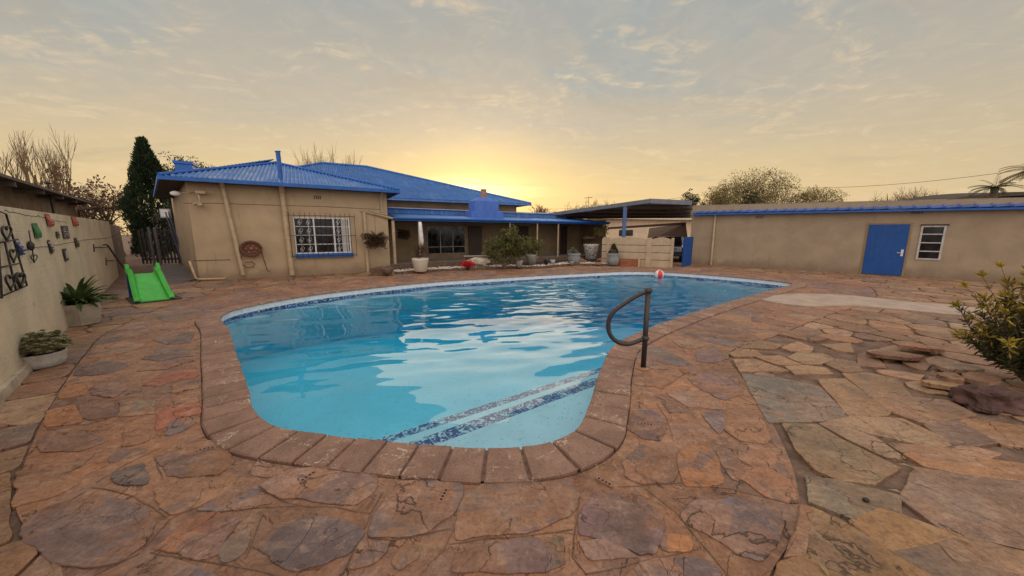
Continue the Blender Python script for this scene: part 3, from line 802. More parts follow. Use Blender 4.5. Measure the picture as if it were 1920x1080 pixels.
# water body: see-through, tinted by depth, mirror-like at low angles
wm = bpy.data.materials.new('pool_water'); wm.use_nodes = True; nt = wm.node_tree; nt.nodes.clear(); g = NG(nt)
out = g.n('ShaderNodeOutputMaterial')
geo = g.n('ShaderNodeNewGeometry').outputs['Position']
mp = g.n('ShaderNodeMapping'); g.put(mp.inputs[0], geo); mp.inputs['Rotation'].default_value = (0, 0, R(-12)); mp.inputs['Scale'].default_value = (.62, 1.0, 1)
s = g.n('ShaderNodeSeparateXYZ'); g.put(s.inputs[0], geo)
jet = g.v('DISTANCE', geo, (6.3, 10.4, WZ)); jd = jet.outputs['Value']
chop = g.m('MULTIPLY', g.mr(jd, 9.5, 1.5), 1.0)
far = g.mr(s.outputs[1], 3.2, 5.6)
splash = g.mr(jd, 1.9, .2)
h = g.m('MULTIPLY', g.noise(mp.outputs[0], 11, 3, .55, .3), g.m('MULTIPLY', chop, .006))
h = g.m('ADD', h, g.m('MULTIPLY', g.noise(geo, 13, 5, .65), g.m('MULTIPLY', splash, .03)))
b = g.n('ShaderNodeBump'); b.inputs['Strength'].default_value = 1; b.inputs['Distance'].default_value = 1; g.put(b.inputs['Height'], h)
fr = g.n('ShaderNodeFresnel'); fr.inputs[0].default_value = 1.32; nt.links.new(b.outputs[0], fr.inputs['Normal'])
gl = g.n('ShaderNodeBsdfGlossy'); gl.inputs['Roughness'].default_value = .015; gl.inputs[0].default_value = (1, 1, 1, 1); nt.links.new(b.outputs[0], gl.inputs['Normal'])
trn = g.n('ShaderNodeBsdfTransparent'); trn.inputs[0].default_value = (.97, .99, 1, 1)
ms = g.n('ShaderNodeMixShader'); g.put(ms.inputs[0], g.m('MULTIPLY', fr.outputs[0], 1.0, clamp=True)); nt.links.new(trn.outputs[0], ms.inputs[1]); nt.links.new(gl.outputs[0], ms.inputs[2])
nt.links.new(ms.outputs[0], out.inputs['Surface'])
va = g.n('ShaderNodeVolumeAbsorption'); va.inputs[0].default_value = (.0, .80, .91, 1); va.inputs[1].default_value = .50
nt.links.new(va.outputs[0], out.inputs['Volume'])
wp = offset(pool, .04, 2); GS = .045
def sst(x, a, b): t = max(0, min(1, (x-a)/(b-a))); return t*t*(3-2*t)
def wave(x, y):
    jd_ = math.hypot(x-6.3, y-10.4); ch = sst(9.5-jd_, 0, 8.0); fa = sst(y, 2.6, 5.2)
    u, v = x*.66+y*.10, y*1.0-x*.22
    h_ = mnoise.noise(Vector((u*.85, v*.95, 1)))*(.008+.026*fa)
    h_ += mnoise.noise(Vector((u*2.1+5, v*2.9, 2)))*(.0012+.012*fa+.022*ch)
    h_ += mnoise.noise(Vector((u*5.0, v*6.5, 7)))*(.0003+.0024*fa+.016*ch**1.2)
    return h_
rows = {}; vs = []; fs = []
x0_, x1_ = min(p.x for p in wp), max(p.x for p in wp); y0_, y1_ = min(p.y for p in wp), max(p.y for p in wp)
nx, ny = int((x1_-x0_)/GS)+2, int((y1_-y0_)/GS)+2
spans = []
for j in range(ny):
    y = y0_+j*GS; xs = []
    for i in range(len(wp)):
        a, b = wp[i], wp[(i+1) % len(wp)]
        if (a.y > y) != (b.y > y): xs.append(a.x+(y-a.y)/(b.y-a.y)*(b.x-a.x))
    xs.sort(); spans.append((xs[0]-GS, xs[-1]+GS) if len(xs) >= 2 else None)
vid = {}
def V(i, j):
    k = (i, j)
    if k not in vid: x, y = x0_+i*GS, y0_+j*GS; vid[k] = len(vs); vs.append((x, y, WZ+wave(x, y)))
    return vid[k]
for j in range(ny-1):
    sp_ = spans[j] or spans[j+1]; sp2 = spans[j+1] or spans[j]
    if not sp_: continue
    lo, hi_ = min(sp_[0], sp2[0]), max(sp_[1], sp2[1])
    for i in range(max(0, int((lo-x0_)/GS)), min(nx-1, int((hi_-x0_)/GS)+1)): fs.append((V(i, j), V(i+1, j), V(i+1, j+1), V(i, j+1)))
mb = MB(); mb.v = vs; mb.f = fs
tag(mb.build('water', wm, smooth=True), kind='structure')

# ================================================================== left boundary wall
lw = Frame((-2.45, .60), (-18.6, 16.48))     # local x away from camera, local y = behind (left side)
lw.nrm = -lw.nrm if lw.nrm.dot(Vector((-1, -1, 0))) < 0 else lw.nrm
flip = 1
def LW(x, y):        # photo point -> (u, z) on the wall face
    P = lw.P; n_ = lw.nrm; a, b, c = ray(x, y); D = Vector((a, b, c)); t = P.dot(n_)/D.dot(n_); X = Vector((0, 0, H))+D*t
    return (X-P).dot(lw.d), X.z
# local frame of the wall: x along, -y = toward the yard is +nrm*-1 ; Frame.rot puts local +y to the left of travel
def wallz(u): return 1.90+.12*min(1, u/10)
uS = LW(203, 409)[0]
bw = thing('boundary_wall', 'long cream painted brick boundary wall down the left side of the yard', 'wall', lw.P, lw.rot)
mb = MB(); T_ = .22
sgn = 1 if (Matrix.Rotation(lw.rot, 3, 'Z') @ Vector((0, 1, 0))).dot(lw.nrm) > 0 else -1
def wbox(mb, u0, u1, z0, z1, y0=0., y1=T_, zf=None):
    ya, yb = sorted((y0*sgn, y1*sgn))
    zt0 = zf(u0) if zf else z1; zt1 = zf(u1) if zf else z1
    mb.add([(u0,ya,z0),(u1,ya,z0),(u1,yb,z0),(u0,yb,z0),(u0,ya,zt0),(u1,ya,zt1),(u1,yb,zt1),(u0,yb,zt0)],
           [(0,3,2,1),(4,5,6,7),(0,1,5,4),(1,2,6,5),(2,3,7,6),(3,0,4,7)])
wbox(mb, -6, uS, -.05, 0, zf=wallz); mb.build('painted_section', wallpaint, bw)
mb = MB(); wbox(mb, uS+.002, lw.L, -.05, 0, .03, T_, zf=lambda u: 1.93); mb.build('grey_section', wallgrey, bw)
mb = MB(); wbox(mb, -6, 6, -.05, .10, -.05, -.002); mb.build('skirting', mat('dirty_pale_skirting', (.42, .35, .27), .9, .3, 5, .5, 20), bw)
# cracks in the paint
mb = MB()
def crack(pts, r=.006, w=.02, sd=1):
    L = []
    for a, b in zip(pts, pts[1:]):
        ua, za = LW(*a); ub, zb = LW(*b); k = max(2, int(abs(ub-ua)/.06))
        for i in range(k):
            t = i/k; L.append((ua+(ub-ua)*t, -sgn*.001, za+(zb-za)*t+mnoise.noise(Vector((ua+(ub-ua)*t, sd, 0))*7)*w))
    mb.tube(L, [r*(.6+.4*abs(mnoise.noise(Vector((i*.5, sd, 0))))) for i in range(len(L))], 4)
crack([(40, 468), (80, 463), (120, 457), (165, 449), (200, 447), (243, 430)], .007, .03, 1)
crack([(8, 395), (25, 398), (40, 402), (60, 405), (90, 408)], .007, .03, 2); crack([(95, 412), (125, 417)], .005, .03, 3)
mb.build('crack', mat('dark_crack', (.06, .045, .035), 1, .2, 10), bw)

# things hung on the wall
def plaque(px0, py0, px1, py1, m, label, cat='wall plaque', th=.05, curl=0, glyph=None, gm=None, name='wall_plaque', skew=0):
    u0, z1 = LW(px0, py0); u1, z0 = LW(px1, py1)
    uc = (u0+u1)/2; zc = (z0+z1)/2; W = abs(u1-u0)/2*.80; Hh = abs(z1-z0)/2; th *= .45
    t = thing(name, label, cat, lw.w(uc, 0, zc), lw.rot)
    mb = MB(); N_ = 8; vs = []
    for i in range(N_+1):
        q = i/N_; z = -Hh+2*Hh*q; y = -sgn*(th+curl*math.sin(q*math.pi*1.6)*.5)
        x = skew*(1-q); vs += [(-W+x, -sgn*.012, z), (-W+x, y, z), (W+x, y, z), (W+x, -sgn*.012, z)]
    fs = []
    for i in range(N_):
        for k in range(4): fs.append((4*i+k, 4*i+(k+1) % 4, 4*i+4+(k+1) % 4, 4*i+4+k))
    fs += [(3, 2, 1, 0), tuple(4*N_+k for k in range(4))]
    mb.add(vs, fs)
    mb.build('board', m, t)
    if glyph:
        gb = MB()
        for (gx, gz, gw, gh) in glyph:
            q = (gz+1)/2; y = th+curl*math.sin(q*math.pi*1.6)*.5
            gb = MB(); gb.cbox((gx*W+skew*(1-q), -sgn*(y+.004), gz*Hh), (gw*W, .008, gh*Hh)); gb.build('raised_mark', gm, t)
    return t
pr = random.Random(3)
def marks(rows, colsn, fill=.75, seed=1):
    r_ = random.Random(seed); o = []
    for i in range(rows):
        for j in range(colsn):
            if r_.random() < fill:
                o.append((-.72+1.44*(j+.5)/colsn, -.8+1.6*(i+.5)/rows, 1.1/colsn*r_.uniform(.5, 1), r_.uniform(.35, .9)/rows))
    return o
redp = mat('faded_red_paint', (.36, .085, .055), .7, .25, 14, .3, 50); greenp = mat('worn_green_paint', (.02, .16, .05), .6, .3, 14, .3)
bluep = mat('dark_blue_paint', (.035, .055, .16), .6, .3, 14, .3); darkp = mat('dark_stained_wood', (.055, .042, .04), .7, .3, 14, .3)
palemark = mat('pale_lettering_paint', (.42, .40, .40), .7, .2, 20); redmark = mat('light_red_mark', (.50, .22, .16), .7, .2, 20)
plaque(56, 418, 74, 446, greenp, 'small green upright wooden board hung on the cream wall', curl=.02, skew=.03)
plaque(81, 400, 96, 425, redp, 'faded red board with curled foot, left one of two high on the cream wall', curl=.05, skew=.04, glyph=marks(3, 1, 1, 2), gm=redmark)
plaque(131, 404, 145, 424, redp, 'small faded red board nearest the handrail high on the cream wall', curl=.03, skew=.03, glyph=marks(3, 1, 1, 3), gm=redmark)
plaque(24, 448, 40, 478, bluep, 'dark blue upright board with pale marks beside the heart ironwork', curl=.04, skew=.06, glyph=[(0, .7, 1.4, .22), (0, .25, 1.4, .22), (.05, -.2, 1.4, .22), (.1, -.65, 1.4, .22)], gm=palemark)
plaque(102, 434, 110, 446, darkp, 'tiny square dark board with pale marks on the cream wall', glyph=marks(3, 2, .8, 4), gm=palemark)
plaque(111, 423, 131, 447, darkp, 'square dark board filled with rows of pale marks on the cream wall', th=.03, glyph=marks(6, 5, .7, 5), gm=palemark)
plaque(86, 450, 97, 475, darkp, 'narrow dark board with four pale bands below the green board', curl=.03, skew=.04, glyph=[(0, .6, 1.3, .25), (0, .15, 1.3, .25), (.0, -.3, 1.3, .25), (.1, -.75, 1.3, .2)], gm=palemark)
plaque(137, 446, 146, 463, darkp, 'dark worn little board just left of the iron handrail', curl=.03, glyph=[(0, .1, 1.1, .7)], gm=mat('brown_mark', (.16, .12, .09), .8))
plaque(114, 467, 126, 488, darkp, 'lowest dark board with one pale upright stroke on the cream wall', skew=.04, glyph=[(.1, .05, .6, 1.3)], gm=palemark)

# wrought iron heart trellis
def wirepts(px): return [(LW(x, y)[0], -sgn*.03, LW(x, y)[1]) for x, y in px]
u0 = LW(20, 480)[0]
tr = thing('heart_trellis', 'wrought iron wall trellis with hearts and loops at the near end of the wall', 'wall ornament', lw.w(u0, 0, 1.1), lw.rot)
def tube_on(t, name, lists, r, m=iron, base=(0, 0)):
    mb = MB()
    for L in lists: mb.tube([(x-u0, y, z-1.1) for x, y, z in L], r, 6)
    return mb.build(name, m, t, smooth=True)
tube_on(tr, 'frame', [wirepts([(-20, 392), (3, 401), (43, 536), (-20, 562)]), wirepts([(-12, 450), (-6, 560)]), wirepts([(-10, 455), (18, 450)]), wirepts([(-10, 502), (29, 494)]), wirepts([(0, 452), (22, 546)])], .009)
def heart(cx, cy, sx, sy, tilt=.1):
    L = []
    for i in range(29):
        t = i/28*2*math.pi; x = 16*math.sin(t)**3/16; y = (13*math.cos(t)-5*math.cos(2*t)-2*math.cos(3*t)-math.cos(4*t))/15
        L.append((cx+x*sx+y*tilt*sy*-.4, cy-y*sy))
    return wirepts(L)
tube_on(tr, 'heart_scroll', [heart(30, 524, 8, 14)], .016)
tube_on(tr, 'heart_scroll', [heart(11, 528, 9, 15)], .010)
tube_on(tr, 'heart_scroll', [heart(17, 478, 7, 13)], .009)
tube_on(tr, 'heart_scroll', [heart(4, 436, 9, 15)], .011)
# wire hanging ornament
u0 = LW(52, 470)[0]
hg = thing('wire_ornament', 'thin wire ornament with small bud hanging between blue board and green board', 'wall ornament', lw.w(u0, 0, 1.1), lw.rot)
tube_on(hg, 'wire', [wirepts([(47, 432), (50, 450), (54, 470), (57, 492)])], .006)
tube_on(hg, 'bud', [wirepts([(49, 452), (50, 458), (51, 466), (52, 470)])], [.012, .035, .03, .01])
tube_on(hg, 'loop', [heart(57, 484, 6, 8)], .006)
# handrail on wall
u0 = LW(200, 480)[0]
hr = thing('wall_handrail', 'dark bent iron handrail bracketed to the boundary wall behind the slide', 'handrail', lw.w(u0, 0, 1.1), lw.rot)
def wp2(px, off): return [(LW(x, y)[0], -sgn*off, LW(x, y)[1]) for x, y in px]
tube_on(hr, 'rail', [wp2([(183, 459), (188, 459), (192, 462), (208, 484), (223, 502)], .12)], .026, pipepaint)
tube_on(hr, 'bracket', [[*wp2([(175, 464)], .01), *wp2([(192, 464)], .12)], wp2([(174, 458), (175, 472)], .012)], .016, pipepaint)
tube_on(hr, 'bracket', [[*wp2([(198, 489)], .01), *wp2([(213, 489)], .12)], wp2([(197, 483), (198, 497)], .012)], .016, pipepaint)

# ================================================================== main house
hf = Frame((-10.55, 11.42), (-5.22, 14.62))      # front of the projecting room, local y = behind
HL = hf.L; EZ = 3.30
house = thing('house', 'low beige plastered house with corrugated blue roofs across the pool', 'house', hf.P, hf.rot)
def hh(x, y, off=0): return hf.hit(x, y, off)
DEP = 7.5
side = Vector((-.73, .69, 0))        # side wall heading away from the corner
sl_ = Vector((side.dot(hf.d), side.dot(hf.nrm)))
mb = MB()
# side wall leans off square with the plot line
cx, cy = sl_.x*9, sl_.y*9
mb.prism([(0, 0), (HL, 0), (HL, 8), (cx, cy)], -.05, EZ+.02)
mb.build('wall', plaster, house)
mb = MB()
yL = lambda x: hh(x, 0)[0]
pts = [hh(*p) for p in ((345, 381), (400, 381), (480, 384), (600, 387), (716, 393))]
mb.tube([(u, -.001, z+mnoise.noise(Vector((u*2, 0, 3)))*.01) for u, z in pts], .009, 4)
pts = [hh(362, 489), (hh(432, 487))]; mb.tube([(u, -.001, z) for u, z in pts], .012, 4)
mb.build('plaster_crack', mat('plaster_crack_brown', (.09, .055, .035), 1), house)
# window
wu0, wz1 = hh(549, 407); wu1, wz0 = hh(659, 474)
wz0 = hh(600, 475)[1]; wz1 = hh(600, 408)[1]
win = MB(); fw = .045; D0 = -.035
W_ = wu1-wu0; Hh_ = wz1-wz0
def bar(mb, u0, z0, u1, z1, d=.03, y=0.): mb.box((u0, y-d, z0), (u1, y, z1))
bar(win, wu0, wz0, wu0+fw, wz1); bar(win, wu1-fw, wz0, wu1, wz1); bar(win, wu0+fw, wz1-fw, wu1-fw, wz1); bar(win, wu0+fw, wz0, wu1-fw, wz0+fw)
c1_ = wu0+W_*.345; c2_ = wu0+W_*.70
bar(win, c1_-.025, wz0+fw, c1_+.025, wz1-fw, .034); bar(win, c2_-.03, wz0+fw, c2_+.03, wz1-fw, .034)
zs_ = [wz0+Hh_*q for q in (.26, .51, .75)]
for z in zs_:
    bar(win, wu0+fw, z-.012, c1_-.025, z+.012, .026); bar(win, c1_+.025, z-.012, c2_-.03, z+.012, .026); bar(win, c2_+.03, z-.012, wu1-fw, z+.012, .026)
wo_ = win.build('window', white_frame, house)
gb = MB(); gb.box((wu0+.02, -.012, wz0+.02), (wu1-.02, -.004, wz1-.02)); gb.build('glass', glass, wo_)
cb = MB(); cb.box((c2_+W_*.13, -.020, wz0+fw), (wu1-fw-.03, -.0135, wz1-fw)); cb.build('curtain', curtain, wo_)
sb = MB(); sb.box((wu0-.03, -.14, wz0-.15), (wu1+.06, .0, wz0-.002)); sb.build('sill', trimblue, wo_)
sc_ = MB()
def scroll(cu, cz, r, turns=1.4, s=1, r0=.2):
    return [(cu+s*r*(r0+(1-r0)*i/16)*math.cos(i/16*turns*2*math.pi), -.042, cz+r*(r0+(1-r0)*i/16)*math.sin(i/16*turns*2*math.pi)) for i in range(17)]
for base in (wu0+fw, c2_+.03):
    sc_ = MB()
    ww = (c1_-.025-wu0-fw) if base < c1_ else (W_*.12)
    kk = (0.27, .73) if base < c1_ else (.5,)
    for fz in (.12, .37, .62, .86):
        for q in kk:
            cu = base+ww*q; cz = wz0+Hh_*fz
            sc_.tube(scroll(cu, cz+.04, .085, 1.2, 1), .0055, 5); sc_.tube(scroll(cu, cz-.03, .07, 1.2, -1), .0055, 5)
    for q in kk: sc_.tube([(base+ww*q, -.042, wz0+fw), (base+ww*q, -.042, wz1-fw)], .0085, 5)
    sc_.build('scrollwork', white_frame, wo_)
gb = MB(); gu0, gu1 = hh(543, 440)[0], hh(667, 440)[0]
gz0, gz1 = wz0-.10, wz1+.10
for z in (gz0+.02, (gz0+gz1)/2, gz1-.04): gb.tube([(gu0, -.01, z), (gu0+.02, -.20, z), (gu1-.02, -.20, z), (gu1, -.01, z)], .010, 5)
for i in range(14):
    u = gu0+.03+(gu1-gu0-.06)*i/13; gb.tube([(u, -.20, gz0-.03), (u, -.20, gz1), (u, -.215, gz1+.07)], .009, 5)
gb.build('burglar_bars', iron, wo_)
# vents, downpipes
def vent(u, z, name='air_vent'):
    mb = MB()
    for i in range(4): mb.box((u-.12+i*.065, -.006, z-.07), (u-.12+i*.065+.042, .0, z+.07))
    mb.build(name, mat('vent_dark', (.13, .09, .06), .9), house)
vent(*hh(595, 370))
def downpipe(p, r=.075, y=-.10, joints=(.55, .3)):
    mb = MB(); (ua, za), (ub, zb) = [hh(*q, y) for q in p]
    mb.tube([(ua, -.45, EZ-.02), (ua, y-.05, za+.0), (ua+.0, y, za-.15), (ub, y, max(zb, .03))], r, 10)
    for j in joints: mb.tube([(ua+(ub-ua)*(1-j), y, za*j+.03-.04), (ua+(ub-ua)*(1-j), y, za*j+.08-.02)], r*1.25, 10)
    mb.build('downpipe', trimpaint, house, smooth=False)
downpipe([(419, 352), (456, 516)], .065, -.10, ()); downpipe([(529, 360), (548, 516)], .085, -.10, (.78, .45))
downpipe([(714, 372), (716, 398)], .035, -.05, ())
mb = MB(); u_, z_ = hh(361, 489)
mb.tube([(hh(356, 489)[0], -.06, hh(356, 489)[1]), (hh(367, 516)[0], -.06, .12), (hh(374, 520)[0], -.10, .07), (hh(425, 523)[0], -.18, .06)], .035, 8)
mb.build('waste_pipe', trimpaint, house, smooth=True)
# hip roof of the projecting room, real corrugations
def corr(mb, E0, E1, T0, T1, pitch=.125, amp=.030, th=.0):
    E0, E1, T0, T1 = map(Vector, (E0, E1, T0, T1)); e = (E1-E0); Le = e.length; e = e.normalized()
    nrm = (E1-E0).cross(T0-E0); nrm = nrm.normalized()
    if nrm.z < 0: nrm = -nrm
    upv = nrm.cross(e); upv = upv if upv.z > 0 else -upv
    a0 = (T0-E0).dot(e); h0 = (T0-E0).dot(upv); a1 = (T1-E0).dot(e); h1 = (T1-E0).dot(upv)
    st = pitch/4; k = int(Le/st); vs = []
    for i in range(k+1):
        u = Le*i/k
        if u < a0: v = h0*u/max(a0, 1e-6)
        elif u > a1: v = h1*(Le-u)/max(Le-a1, 1e-6)
        else: v = h0+(h1-h0)*(u-a0)/max(a1-a0, 1e-6)
        o = amp*math.cos(2*math.pi*u/pitch)
        vs += [E0+e*u+nrm*o, E0+e*u+upv*v+nrm*o]
    mb.add(vs, [(2*i, 2*i+2, 2*i+3, 2*i+1) for i in range(k)])
    return nrm
OV = .55
def roofpt(u, v, z): return (u, v, z)
A = roofpt(hh(299, 336, -OV)[0], -OV, EZ+.02); B = roofpt(hh(748, 361, -OV)[0], -OV, EZ+.02)
apx = roofpt(hh(517, 306, 4.0)[0], 4.0, hh(517, 306, 4.0)[1]); apx2 = (apx[0]-.8, 5.2, apx[2])
mb = MB(); corr(mb, A, B, apx, apx)
Bk = (B[0]+.2, 6.5, EZ+.02); Ak = (A[0]+sl_.x*8.2, A[1]+sl_.y*8.2, EZ+.02)
corr(mb, B, Bk, apx, apx2); corr(mb, Ak, A, apx2, apx)
rf = mb.build('roof', roofblue, house)
mb = MB()
for a, b in ((A, apx), (B, apx), (apx, apx2)):
    mb.tube([Vector(a)+Vector((0, 0, .03)), Vector(b)+Vector((0, 0, .03))], .06, 6)
mb.build('ridge_cap', trimblue, rf)
mb = MB(); fz = EZ-.10
mb.box((A[0]-.02, A[1]-.10, fz), (B[0]+.02, A[1]+.0, EZ+.015))
mb.add([(B[0]-.02, B[1], fz), (B[0]+.05, B[1], fz), (Bk[0]+.05, Bk[1], fz), (Bk[0]-.02, Bk[1], fz), (B[0]-.02, B[1], EZ+.015), (B[0]+.05, B[1], EZ+.015), (Bk[0]+.05, Bk[1], EZ+.015), (Bk[0]-.02, Bk[1], EZ+.015)], [(0,3,2,1),(4,5,6,7),(0,1,5,4),(1,2,6,5),(2,3,7,6),(3,0,4,7)])
mb.add([(A[0]-.05, A[1], fz), (A[0], A[1], fz), (Ak[0], Ak[1], fz), (Ak[0]-.05, Ak[1], fz), (A[0]-.05, A[1], EZ+.015), (A[0], A[1], EZ+.015), (Ak[0], Ak[1], EZ+.015), (Ak[0]-.05, Ak[1], EZ+.015)], [(0,3,2,1),(4,5,6,7),(0,1,5,4),(1,2,6,5),(2,3,7,6),(3,0,4,7)])
mb.build('gutter', trimblue, rf)
mb = MB(); mb.add([(A[0], A[1], fz+.03), (B[0], B[1], fz+.03), (Bk[0], Bk[1], fz+.03), (Ak[0], Ak[1], fz+.03)], [(0, 1, 2, 3)])
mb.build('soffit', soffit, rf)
# flue pipe through the front slope and blue box vent at the back left
u_, z_ = hh(527, 340, .25); u2, z2 = hh(521, 285, .25)
mb = MB(); mb.tube([(u_, .25, z_-.15), (u_, .25, z_+.03)], .11, 12); mb.tube([(u_, .25, z_), (u2, .25, z2)], .075, 12); mb.tube([(u2, .25, z2), (u2-.004, .25, z2+.03)], .095, 12)
mb.build('flue_pipe', trimblue, rf)
vY = 4.2; ua, zb_ = hh(329, 325, vY); ub, zt_ = hh(359, 303, vY)
mb = MB(); mb.box((ua, vY, zb_-.6), (ub, vY+.9, zt_-.12)); mb.box((ua-.04, vY-.04, zt_-.12), (ub+.04, vY+.94, zt_))
mb.build('chimney', trimblue, rf, bevel=.01)

# main roof behind
mf = Frame((-6.9, 18.0), (1.75, 22.4))
def mm(x, y, off=0): return mf.hit(x, y, off)
RG = hf.rot
def tol(P):   # world -> house local
    q = Vector((P[0], P[1], 0))-hf.P; return Vector((q.dot(hf.d), q.dot(hf.nrm), P[2]))
mE1 = mf.w(mm(996, 389)[0], 0, 3.42); mE0 = mf.w(-7.5, 0, 3.42)
u_, z_ = mm(602, 306, 6.5); mT0 = mf.w(u_, 6.5, z_); u_, z2 = mm(688, 314, 6.5); mT1 = mf.w(u_, 6.5, z_)
mb = MB(); corr(mb, tol(mE0), tol(mE1), tol(mT0), tol(mT1), .10)
mE2 = mf.w(mm(996, 389)[0]+.2, 13, 3.42); corr(mb, tol(mE1), tol(mE2), tol(mT1), tol(mT1), .12)
mE3 = mf.w(-7.5, 13, 3.42); corr(mb, tol(mE3), tol(mE0), tol(mT0), tol(mT0), .12); corr(mb, tol(mE2), tol(mE3), tol(mT1), tol(mT0), .12)
rf2 = mb.build('roof', roofblue, house)
mb = MB()
for a, b in ((mT0, mT1), (mT1, mE1), (mT0, mE0)): mb.tube([tol(a)+Vector((0, 0, .03)), tol(b)+Vector((0, 0, .03))], .07, 6)
mb.build('ridge_cap', roofblue, rf2)
mb = MB(); a = tol(mE0); b = tol(mE1); dv = (b-a).normalized(); nv = Vector((-dv.y, dv.x, 0))
def slab(mb, P, Q, back, z0, z1, zb0=None, zb1=None):
    "box from P to Q (local), 'back' deep; optional different heights at the back"
    d_ = (Q-P); d_.z = 0; d_.normalize(); nn = Vector((-d_.y, d_.x, 0))
    zb0 = z0 if zb0 is None else zb0; zb1 = z1 if zb1 is None else zb1
    f = [(P.x, P.y), (Q.x, Q.y), (Q.x+nn.x*back, Q.y+nn.y*back), (P.x+nn.x*back, P.y+nn.y*back)]
    zl = (z0, z0, zb0, zb0); zh = (z1, z1, zb1, zb1)
    mb.add([(f[i][0], f[i][1], zl[i]) for i in range(4)]+[(f[i][0], f[i][1], zh[i]) for i in range(4)], [(0,3,2,1),(4,5,6,7),(0,1,5,4),(1,2,6,5),(2,3,7,6),(3,0,4,7)])
slab(mb, a-nv*.06, b-nv*.06, .08, 3.30, 3.40); mb.build('gutter', roofblue, rf2)
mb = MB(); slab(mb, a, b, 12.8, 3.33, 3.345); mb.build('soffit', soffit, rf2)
mb = MB(); mu1 = mm(976, 400)[0]
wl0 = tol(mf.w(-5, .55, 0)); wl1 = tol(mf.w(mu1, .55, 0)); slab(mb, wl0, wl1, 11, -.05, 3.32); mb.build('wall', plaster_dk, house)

# ---- verandah: front line of the fascia
VZ = 2.12
def vline(x, y, z): # point on photo column at height z
    a, b, c = ray(x, y); t = (z-H)/c; return Vector((a*t, b*t, z))
vA = vline(737, 413.5, VZ); vB = vline(1142, 421, VZ)
vf = Frame((vA.x, vA.y), (vB.x, vB.y))
def vv(x, y, off=0): return vf.hit(x, y, off)
VL = vf.L
ver = thing('verandah', 'long blue roofed verandah on pale posts along the front of the house', 'verandah', vf.P, vf.rot)
mb = MB(); mb.box((0, 0, VZ), (VL, .07, VZ+.13)); mb.tube([(0, -.05, VZ+.10), (VL, -.05, VZ+.10)], .055, 8)
mb.build('gutter', trimblue, ver)
RD = 2.3
P0 = Vector((0, .0, VZ+.15)); P1 = Vector((VL, .0, VZ+.15)); P2 = Vector((VL, RD, VZ+.40)); P3 = Vector((0, RD, VZ+.40))
# the near left corner of the roof runs forward to the facade of the projecting room
lf = hf.w(hh(676, 403)[0], 0, 2.45); lq = lf-vf.P; lf_l = Vector((lq.dot(vf.d), lq.dot(vf.nrm), VZ+.42))
mb = MB(); corr(mb, P0, P1, P3, P2, .09, .010); 
mb.add([P0, P3, (lf_l.x, lf_l.y+.6, VZ+.42), lf_l], [(0, 1, 2, 3)])
rv = mb.build('roof', roofblue, ver)
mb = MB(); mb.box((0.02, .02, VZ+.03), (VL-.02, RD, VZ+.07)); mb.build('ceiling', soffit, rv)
mb = MB(); mb.tube([(0, 0, VZ+.08), (lf_l.x, lf_l.y, VZ+.36)], .045, 4); mb.build('barge_beam', trimpaint, rv)
# second strip roof above
SL0 = vv(722, 400, RD)[0]; SL1 = vv(1062, 400, RD)[0]
mb = MB(); corr(mb, (SL0, RD, VZ+.42), (SL1, RD, VZ+.42), (SL0, RD+.02, VZ+.66), (SL1, RD+.02, VZ+.66), .10, .014); mb.build('corrugated_upstand', roofblue, ver)
mb = MB(); corr(mb, (SL0, RD-.1, VZ+.67), (SL1, RD-.1, VZ+.67), (SL0, RD+2.2, VZ+.86), (SL1, RD+2.2, VZ+.86), .10, .012); mb.build('upper_strip_roof', mat('sky_sheen_blue_roof', (.30, .36, .52), .4, .15, 3, .05, 30), ver)  # pale tone stands in for sky reflected off the sheet at grazing angle
# back wall, floor
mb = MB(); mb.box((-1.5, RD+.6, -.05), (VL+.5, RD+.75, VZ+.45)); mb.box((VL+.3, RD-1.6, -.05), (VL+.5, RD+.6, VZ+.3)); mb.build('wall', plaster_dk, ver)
mb = MB(); mb.box((-.2, .05, -.05), (VL+.2, RD+.6, .20)); mb.build('floor_slab', concrete, ver)
mb = MB(); mb.box((-.2, -.18, -.05), (VL+.1, .05, .28)); mb.build('brick_plinth', brick_m, ver)
for x in (740, 788, 958, 1009, 1048, 1133):
    u = vv(x, 460)[0]; th = .065 if x in (740, 1133) else .04
    mb = MB(); mb.tube([(u, .09, .28), (u, .09, VZ)], th, 10); mb.build('post', trimpaint, ver)
mb = MB(); u = hh(684, 450)[0]
pp = hf.w(hh(683, 410)[0], -.07, 0)-vf.P
mb.tube([(pp.dot(vf.d), pp.dot(vf.nrm), 0), (pp.dot(vf.d), pp.dot(vf.nrm), VZ+.36)], .06, 10); mb.build('post', trimpaint, ver)
# window and door in the shade
def vwin(x0, y0, x1, y1, cols_, name='window'):
    off = RD+.58; (ua, za), (ub, zb) = vv(x0, y0, off), vv(x1, y1, off)
    mb = MB()
    for i in range(cols_+1):
        u = ua+(ub-ua)*i/cols_; mb.box((u-.025, off-.03, zb), (u+.025, off+.0, za))
    for z in (za, zb, zb+(za-zb)*.25): mb.box((ua, off-.025, z-.02), (ub, off-.002, z+.02))
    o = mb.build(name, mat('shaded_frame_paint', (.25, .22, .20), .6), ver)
    g_ = MB(); g_.box((ua, off-.012, zb), (ub, off-.008, za)); g_.build('glass', glass, o); return o
vwin(800, 424, 872, 474, 3)
def vbox(x0, y0, x1, y1, name, m, d=.04):
    off = RD+.58; (ua, za), (ub, zb) = vv(x0, y0, off), vv(x1, y1, off); mb = MB(); mb.box((ua, off-d, zb), (ub, off-.001, za)); return mb.build(name, m, ver)
dk = mat('dark_varnished_door', (.045, .022, .016), .5, .3, 4, .2, 30, streak=(8, 8, .5))
d_ = vbox(878, 424, 904, 482, 'door', dk); vbox(966, 424, 990, 478, 'door', dk)
